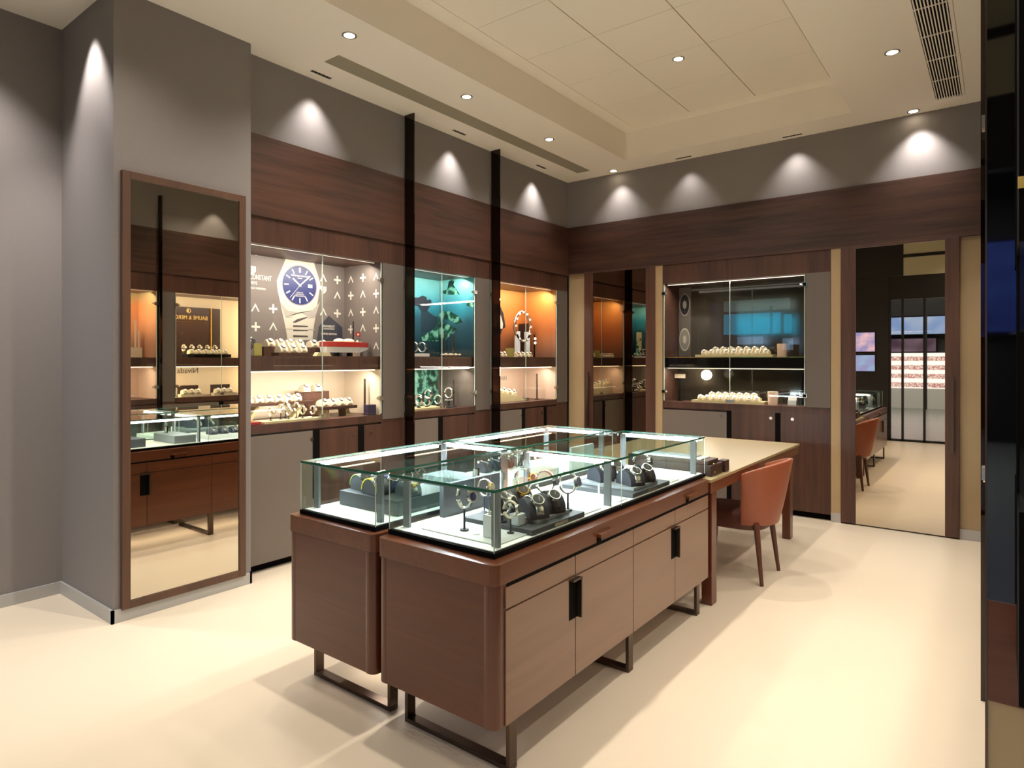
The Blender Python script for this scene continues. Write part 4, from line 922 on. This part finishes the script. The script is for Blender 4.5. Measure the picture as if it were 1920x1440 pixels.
tag(MB().box((XA - .16, 5.52, 1.531), (XA - .12, 5.62, 1.63), 'olive').ob('price_card', None), 'square olive card on the upper shelf of the orange cabinet', 'card')
for i in range(5): small_watch((XA - .15, 5.17 + i * .07, 1.531), 0, 'cream cushion watch %s from the left on the orange upper shelf' % ORD[i], 'watches on the orange upper shelf')
for i in range(4): small_watch((XA - .15, 5.70 + i * .075, 1.531), 0, 'cream cushion watch right of the olive card, %s one' % ORD[i], 'watches on the orange upper shelf')
tag(MB().box((XA - .42, 6.10, 1.531), (XA - .30, 6.14, 1.93), 'brownbox').ob('brown_panel'), 'dark brown upright panel at the right of the orange upper shelf', 'panel')
tag(MB().cyl((XA - .2, 6.12, 1.531), (XA - .2, 6.12, 1.80), .008, .008, 'black', 10).sphere((XA - .19, 6.12, 1.75), .012, 'lampglow').sphere((XA - .19, 6.12, 1.70), .012, 'lampglow').ob('light_rod'), 'black rod with two tiny lit bulbs in the orange cabinet', 'light rod')
t = thing('sloped_stand', 'pale sloped stand of watches in the lower orange cabinet', 'stand', (XA - .2, 5.5, dz))
MB().prism([(XA - .30, 5.12, dz), (XA - .30, 5.90, dz), (XA - .30, 5.78, dz + .05), (XA - .30, 5.30, dz + .13), (XA - .30, 5.12, dz + .13)], (.14, 0, 0), 'creamd').ob('body', t)
for i in range(7):
    yy = 5.17 + i * .09; small_watch((XA - .22, yy, dz + .1315 - max(0, yy - .032 - 5.30) * .1667), 0, 'cream watch %s from the left down the sloped stand' % ORD[i], 'watches on the sloped stand')
text('lettering', 'NORQAIN', .07, onx(917, 714, PXA + .002), RX, 'print_g', DC)
tag(MB().cyl((XA - .15, 6.10, dz), (XA - .15, 6.10, dz + .30), .009, .009, 'brownbox', 10).box((XA - .17, 6.08, dz), (XA - .13, 6.12, dz + .005), 'brownbox').ob('light_rod'), 'thin dark rod at the right of the lower orange cabinet', 'rod')

# --- back cabinet
t = thing('watch_print', 'narrow print of two watch dials at the left of the back cabinet', 'poster', (-2.85, YB + .36, 1.54))
MB().box((-2.90, YB + .362, 1.535), (-2.76, YB + .368, 2.31), 'pil').ob('print_board', t)
for cz0, c1, c2 in ((2.12, 'print_g', 'strapb'), (1.73, 'print_w', 'print_g')):
    m = MB()
    for k, (e, mt) in enumerate(((1.0, c1), (.86, c2), (.35, c1))): m.prism([(-2.83 + .062 * e * math.cos(2 * math.pi * i / 32), YB + .361 - k * .001, cz0 + .13 * e * math.sin(2 * math.pi * i / 32)) for i in range(32)], (0, -.001, 0), mt)
    m.ob('printed_dial', t)
for lvl, z0, xs, nm_ in ((0, 1.531, (-2.56, -1.83), 'upper'), (1, 1.0535, (-2.60, -1.92), 'lower')):
    t = thing('long_tray', 'long cream tray on the %s level of the back cabinet' % nm_, 'tray', ((xs[0] + xs[1]) / 2, YB + .17, z0))
    MB().prism([(xs[0] - .03, YB + .055, z0), (xs[0] + .04, YB + .28, z0), (xs[1] + .02, YB + .28, z0), (xs[1] + .03, YB + .055, z0)], (0, 0, .025), 'creamd').ob('tray_base', t)
    MB().box((xs[0] + .09, YB + .16, z0 + .025), (xs[1] - .04, YB + .26, z0 + .055), 'creamd').ob('step', t)
    n = 9
    for i in range(n):
        small_watch((xs[0] + .06 + (xs[1] - xs[0] - .10) * i / (n - 1), YB + .10, z0 + .0255), -math.pi / 2, 'cream cushion watch %s from the left in the front row of the %s back tray' % (ORD[i], nm_), 'front row watches on the %s back tray' % nm_, ('cream', 'steel', 'hullw', 'cream', .85))
    for i in range(7):
        small_watch((xs[0] + .14 + (xs[1] - xs[0] - .24) * i / 6, YB + .21, z0 + .0555), -math.pi / 2, 'cream cushion watch %s from the left in the raised row of the %s back tray' % (ORD[i], nm_), 'raised row watches on the %s back tray' % nm_, ('cream', 'steel', 'hullw', 'cream', .85))
    tag(MB().cyl((xs[1] + .10, YB + .14, z0), (xs[1] + .10, YB + .14, z0 + .13), .045, .05, 'pinkback', 20).ob('jewellery_cup'), 'pale rose cup at the right end of the %s back tray' % nm_, 'cup')
tag(MB().cyl((-1.56, YB + .2, 1.0535), (-1.56, YB + .2, 1.36), .012, .012, 'black', 10).box((-1.59, YB + .17, 1.0535), (-1.53, YB + .23, 1.06), 'black').ob('light_rod'), 'black rod at the right of the lower back cabinet', 'rod')
tag(MB().box((-1.69, YB + .2, 1.0535), (-1.61, YB + .24, 1.14), 'hullw').box((-1.69, YB + .18, 1.0535), (-1.61, YB + .2, 1.10), 'lgrey').ob('card_stack'), 'white cards standing beside the black rod', 'cards')
tag(MB().cyl((-2.82, YB + .2, 1.0535), (-2.82, YB + .2, 1.30), .008, .008, 'black', 8).box((-2.85, YB + .17, 1.0535), (-2.79, YB + .23, 1.06), 'black').box((-2.88, YB + .2, 1.30), (-2.76, YB + .21, 1.345), 'stone').ob('table_sign'), 'small sign on a black rod at the left of the lower back cabinet', 'sign')

# --- right wall cabinet contents (seen in the mirror)
ex = XR + DEP - .007
t = thing('brand_board', 'dark brown board with gold lettering, seen in the mirror', 'sign board', (ex - .02, 4.15, 1.531))
MB().box((ex - .03, 3.72, 1.531), (ex - .02, 4.50, 2.19), 'brownbox').ob('board', t)
text('lettering', 'BAUME & MERCIER', .072, (ex - .033, 4.07, 2.03), RR, 'goldp', t, align='CENTER', sx=.85)
MB().box((ex - .033, 3.90, 1.995), (ex - .031, 4.26, 2.003), 'gold').ob('gold_line', t)
text('lettering', 'Φ', .085, (ex - .033, 4.07, 2.11), RR, 'goldp', t, align='CENTER')
for y in (3.84, 4.37): MB().cyl((ex - .04, y, 1.531), (ex - .04, y, 2.19), .006, .006, 'gold', 8).ob('gold_rod', t)
text('wall_lettering', 'Nivada', .10, (ex - .002, 4.08, 1.33), RR, 'print_d', DE, align='CENTER')
tag(MB().box((XR + .10, 3.90, 1.531), (XR + .26, 4.46, 1.575), 'black').ob('black_plinth', None, .002), 'black plinth of watches in the bright right wall cabinet', 'plinth')
for i in range(6): small_watch((XR + .14, 3.95 + i * .088, 1.5755), math.pi, 'cream watch %s along the front of the black plinth, seen in the mirror' % ORD[i], 'watches on the black plinth')
for i in range(5): small_watch((XR + .22, 3.90 + i * .10, 1.5755), math.pi, 'cream watch %s along the back of the black plinth, seen in the mirror' % ORD[i], 'watches on the black plinth', ('cream', 'steel', 'hullw', .03, 1.2), 's')
for y0_, n2 in ((3.80, 'left'), (4.22, 'right')):
    tag(MB().box((XR + .08, y0_, dz), (XR + .16, y0_ + .30, dz + .035), 'cream').box((XR + .17, y0_, dz), (XR + .18, y0_ + .26, dz + .14), 'brownbox').ob('cream_tray', None), '%s cream tray with dark back board in the lower right wall cabinet' % n2, 'tray')
    for i in range(3): small_watch((XR + .12, y0_ + .06 + i * .08, dz + .0355), math.pi, 'cream watch %s on the %s cream tray, seen in the mirror' % (ORD[i], n2), 'watches in the lower right wall cabinet')
t = thing('city_towers', 'model skyline of brown towers in the skyline cabinet, seen in the mirror', 'model', (XR + .3, 3.2, 1.531))
m = MB()
for i, (y, h) in enumerate(((3.05, .12), (3.11, .2), (3.15, .16), (3.20, .28), (3.24, .18), (3.29, .24), (3.36, .33), (3.40, .2))): m.box((XR + .30, y, 1.65), (XR + .31, y + .018, 1.65 + h), 'stone')
m.box((XR + .29, 2.9, 1.531), (XR + .32, 3.44, 1.65), 'stone'); m.ob('towers', t)
# watches at the far right edge
for i, (x, y, z) in enumerate(((.06, 1.78, 1.1805), (.13, 1.80, 1.1805), (.20, 1.78, 1.1805))):
    place('s', ('gold', 'gold', 'strapb', .04, 1.2), (x, y, z), -math.pi / 2, 'gold watch %s from the left in the black wall case at the right edge' % ORD[i], 'gold watches at the far right edge')

# ================================================================== CEILING FITTINGS
def downlight(x, y, z, label, glow=True):
    t = thing('downlight', label, 'ceiling light', (x, y, z), 'round downlights')
    m = MB(); n = 24; ro, ri = .048, .036
    vs = [(x + r_ * math.cos(2 * math.pi * i / n), y + r_ * math.sin(2 * math.pi * i / n), z + dz_) for r_, dz_ in ((ro, 0), (ro, -.004), (ri, -.005), (ri, -.001)) for i in range(n)]
    fs = [(j * n + i, j * n + (i + 1) % n, ((j + 1) % 4) * n + (i + 1) % n, ((j + 1) % 4) * n + i) for j in range(4) for i in range(n)]
    m.add(vs, fs, 'steel', True); m.ob('trim_ring', t)
    MB().cyl((x, y, z - .0035), (x, y, z - .0005), .034, .034, 'lampglow' if glow else 'chrome', 20).ob('lamp_disc', t)
names = ['nearest the column above the patterned cabinet', 'above the rear counter near the turquoise cabinet', 'farthest along the left side of the ceiling', 'right of the ceiling tray near the air grille']
for (x, y), nmx in zip([GEN[0], GEN[1], GEN[2], GEN[3]], names): downlight(x, y, CZ, 'round recessed downlight ' + nmx)
downlight(-2.065, 4.9, TZ, 'round recessed downlight in the raised ceiling tray')
downlight(-.603, 6.44, CZ, 'small round downlight close to the back wall on the right')
downlight(-3.474, 6.42, CZ, 'small round downlight close to the back wall near the corner')
for (x, y), w_ in (((-.60, 3.9), 'third'), ((-.60, 2.6), 'second'), ((-.6, 1.2), 'first')): downlight(x, y, CZ, 'round downlight %s along the right aisle ceiling' % w_)
def slot(x, y, along, label):
    t = thing('linear_spotlight', label, 'ceiling light', (x, y, CZ), 'small linear wall washers')
    a, b = (.03, .085) if along == 'y' else (.085, .03)
    MB().box((x - a / 2 - .006, y - b - .006, CZ - .004), (x + a / 2 + .006, y + b + .006, CZ), 'ceiling').ob('trim_plate', t) if along == 'y' else MB().box((x - a - .006, y - b / 2 - .006, CZ - .004), (x + a + .006, y + b / 2 + .006, CZ), 'ceiling').ob('trim_plate', t)
    m = MB()
    for i in range(5):
        o = (i - 2) * .033; c = (x, y + o) if along == 'y' else (x + o, y)
        m.cyl((c[0], c[1], CZ - .006), (c[0], c[1], CZ - .004), .012, .012, 'chrome', 12)
    (m.box((x - .015, y - .085, CZ - .005), (x + .015, y + .085, CZ - .004), 'black') if along == 'y' else m.box((x - .085, y - .015, CZ - .005), (x + .085, y + .015, CZ - .004), 'black')); m.ob('lamp_row', t)
slot(-4.03, 2.93, 'y', 'five dot linear spotlight above the patterned poster cabinet'); slot(-4.03, 4.46, 'y', 'linear spotlight above the turquoise cabinet'); slot(-4.03, 5.80, 'y', 'linear spotlight above the orange cabinet')
slot(-2.66, 6.44, 'x', 'linear spotlight by the back wall left of the centre'); slot(-1.58, 6.44, 'x', 'linear spotlight by the back wall right of the centre')
t = thing('air_diffuser', 'long grey slot diffuser in the ceiling along the left wall', 'air diffuser', (-3.76, 4.5, CZ))
MB().box((-3.84, 2.82, CZ - .004), (-3.68, 6.25, CZ), 'soffit').ob('frame', t)
MB().box((-3.825, 2.835, CZ - .005), (-3.695, 6.235, CZ - .004), 'soffit').ob('slot_panel', t)
t = thing('air_grille', 'slatted air grille in the ceiling at the right', 'air grille', (-.33, 5, CZ))
gx0, gx1, gy0, gy1 = -.43, -.255, 2.9, 6.28
MB().box((gx0 - .02, gy0, CZ - .006), (gx0, gy1, CZ), 'ceiling').box((gx1, gy0, CZ - .006), (gx1 + .02, gy1, CZ), 'ceiling').box((gx0 - .02, gy1, CZ - .006), (gx1 + .02, gy1 + .02, CZ), 'ceiling').box((gx0 - .02, gy0 - .02, CZ - .006), (gx1 + .02, gy0, CZ), 'ceiling').ob('frame', t)
MB().box((gx0, gy0, CZ - .001), (gx1, gy1, CZ), 'black').ob('dark_duct', t)
m = MB()
for i in range(10): xx = gx0 + (gx1 - gx0) * (i + .5) / 10; m.box((xx - .0035, gy0, CZ - .010), (xx + .0035, gy1, CZ - .001), 'ceiling')
yy = gy0
while yy < gy1: m.box((gx0, yy - .004, CZ - .008), (gx1, yy + .004, CZ - .002), 'ceiling'); yy += .42
m.ob('slats', t)

# ================================================================== SHOP FRONT AND MALL BEHIND THE CAMERA (seen in reflections)
struct('wall_front', MB().box((-5.0, YF - .15, 3.05), (2.2, YF, CZ + .3), 'headbeige').box((-2.62, YF - .15, 0), (-1.68, YF, 3.05), 'mallwall').box((-1.68, YF - .12, 2.62), (1.35, YF - .02, 3.05), 'mallwall').box((-5.0, YF - .005, 3.05), (-1.44, YF + .01, CZ), 'mallwall').box((-1.44, YF, 3.38), (1.3, YF + .01, 3.44), 'mallwall'))
t = thing('storefront', 'black framed glass shop front behind, seen in the mirrored door', 'shop front', (-.2, YF - .06, 0))
for x in (-4.95, -3.80, -2.64, -1.665, -1.46, -1.12, -.35, .45, 1.25): MB().box((x - .018, YF - .09, 0), (x + .018, YF - .03, 2.62), 'mallwall').ob('mullion', t)
MB().box((-1.68, YF - .09, 0), (1.35, YF - .03, .04), 'mallwall').ob('sill_rail', t)
for a, b in ((-4.932, -3.818), (-3.782, -2.658), (-1.647, -1.478), (-1.442, -1.138), (-1.102, -.368), (-.332, .432), (.468, 1.232)): MB().box((a, YF - .063, .04), (b, YF - .057, 2.62), 'pane').ob('glass_pane', t)
for i, (z0, z1, c, lb) in enumerate(((1.65, 2.03, 'scr_pink', 'upper bright poster screen on the black wall, seen in the mirrored door'), (1.28, 1.60, 'scr_pink2', 'lower bright poster screen on the black wall, seen in the mirrored door'))):
    M[c] = screen(c, (150, 150, 215), (238, 200, 220) if i == 0 else (150, 190, 240), 1.5, 4)
    q = thing('wall_screen', lb, 'screen', (-2.2, YF + .02, z0)); MB().box((-2.55, YF + .001, z0), (-1.89, YF + .025, z1), 'black').ob('bezel', q); MB().box((-2.54, YF + .0255, z0 + .01), (-1.90, YF + .027, z1 - .01), c).ob('display', q)
MY = -10.6
struct('floor_mall', MB().box((-14, MY - 3, -.1), (6, YF + 1.2, -.004), 'mallfloor'))
struct('ceiling_mall', MB().box((-14, MY - 3, 4.6), (6, YF - .15, 4.8), 'mallwall'))
struct('wall_mall', MB().box((-14, MY - .3, 0), (6, MY, 4.6), 'mallwall').box((-14.2, MY, 0), (-14, YF, 4.6), 'mallwall').box((6, MY, 0), (6.2, YF, 4.6), 'mallwall').box((-14, YF - .15, 0), (-6.2, YF, 4.6), 'mallwall').box((1.35, YF - .15, 0), (6, YF, 4.6), 'mallwall'))
t = thing('cosmetics_shelf', 'white lit cosmetics shelving across the mall, seen in the mirrored door', 'shelf', (-2, MY + .3, 0))
M['shelfglow'] = emit('shelf_light', (235, 225, 235), 2.4); M['prod'] = screen('product_rows', (170, 110, 115), (235, 222, 222), 1.8, 30)
MB().box((-3.0, MY, 0), (-.4, MY + .4, .62), 'hullw').ob('base_cabinet', t)
MB().box((-3.0, MY, .62), (-.4, MY + .1, 1.72), 'shelfglow').ob('back_panel', t)
for k in range(4): MB().box((-3.0, MY + .1, .66 + .27 * k), (-.4, MY + .35, .80 + .27 * k), 'prod').ob('product_row', t); MB().box((-3.0, MY + .1, .80 + .27 * k), (-.4, MY + .12, .86 + .27 * k), 'shelfglow').ob('shelf_light', t)
for k in range(3): MB().box((-2.9 + k * 1.0, MY + .36, 0), (-2.82 + k * 1.0, MY + .42, 2.9), 'mallwall').ob('upright', t)
def mscreen(x0, x1, z0, z1, c1, c2, s, lb, y=MY + .3):
    k = 'ms%d' % len(M); M[k] = screen('mall_screen_%d' % len(M), c1, c2, s, .7)
    q = thing('mall_screen', lb, 'screen', ((x0 + x1) / 2, y, z0)); MB().box((x0 - .04, y - .06, z0 - .04), (x1 + .04, y - .001, z1 + .04), 'black').ob('bezel', q); MB().box((x0, y, z0), (x1, y + .01, z1), k).ob('display', q)
mscreen(-3.0, -1.2, 2.30, 2.83, (110, 140, 200), (190, 205, 225), 1.8, 'pale blue banner screen above the cosmetics shelving')
mscreen(-2.9, -1.6, 1.76, 2.16, (90, 60, 90), (200, 180, 210), .8, 'face advert above the cosmetics shelving')
mscreen(-8.15, -6.1, 2.42, 3.16, (8, 140, 175), (16, 150, 180), 11, 'wide turquoise mall screen reflected in the back cabinet glass')
mscreen(-6.0, -5.75, 2.42, 3.08, (8, 140, 175), (16, 150, 180), 11, 'narrow turquoise mall screen right of the wide one in the reflection')
mscreen(-8.15, -5.8, 3.25, 3.65, (120, 150, 145), (150, 170, 165), 4, 'grey lit mall fascia above the turquoise screens')
mscreen(-7.6, -6.7, 2.06, 2.33, (150, 190, 230), (190, 215, 240), 5, 'pale shop sign under the turquoise screen in the reflection')
mscreen(-6.05, -5.7, 1.85, 2.25, (150, 190, 230), (190, 215, 240), 5, 'small pale shop sign lower right in the reflection')
mscreen(-.8, .9, 2.0, 3.6, (34, 50, 130), (60, 90, 180), 1.6, 'large blue mall screen reflected in the black end panel')
m = MB()
for k in range(4): m.box((-3.2 + k * 1.1, -6.5, 4.585), (-2.6 + k * 1.1, -6.2, 4.6), 'shelfglow')
tag(m.ob('ceiling_lights_mall'), kind='structure')
area((-2, -6, 4.5), (0, 0, -1), 420, 5, 5, (.9, .93, 1))

for o in S.objects:
    if '_o' in o: del o['_o']
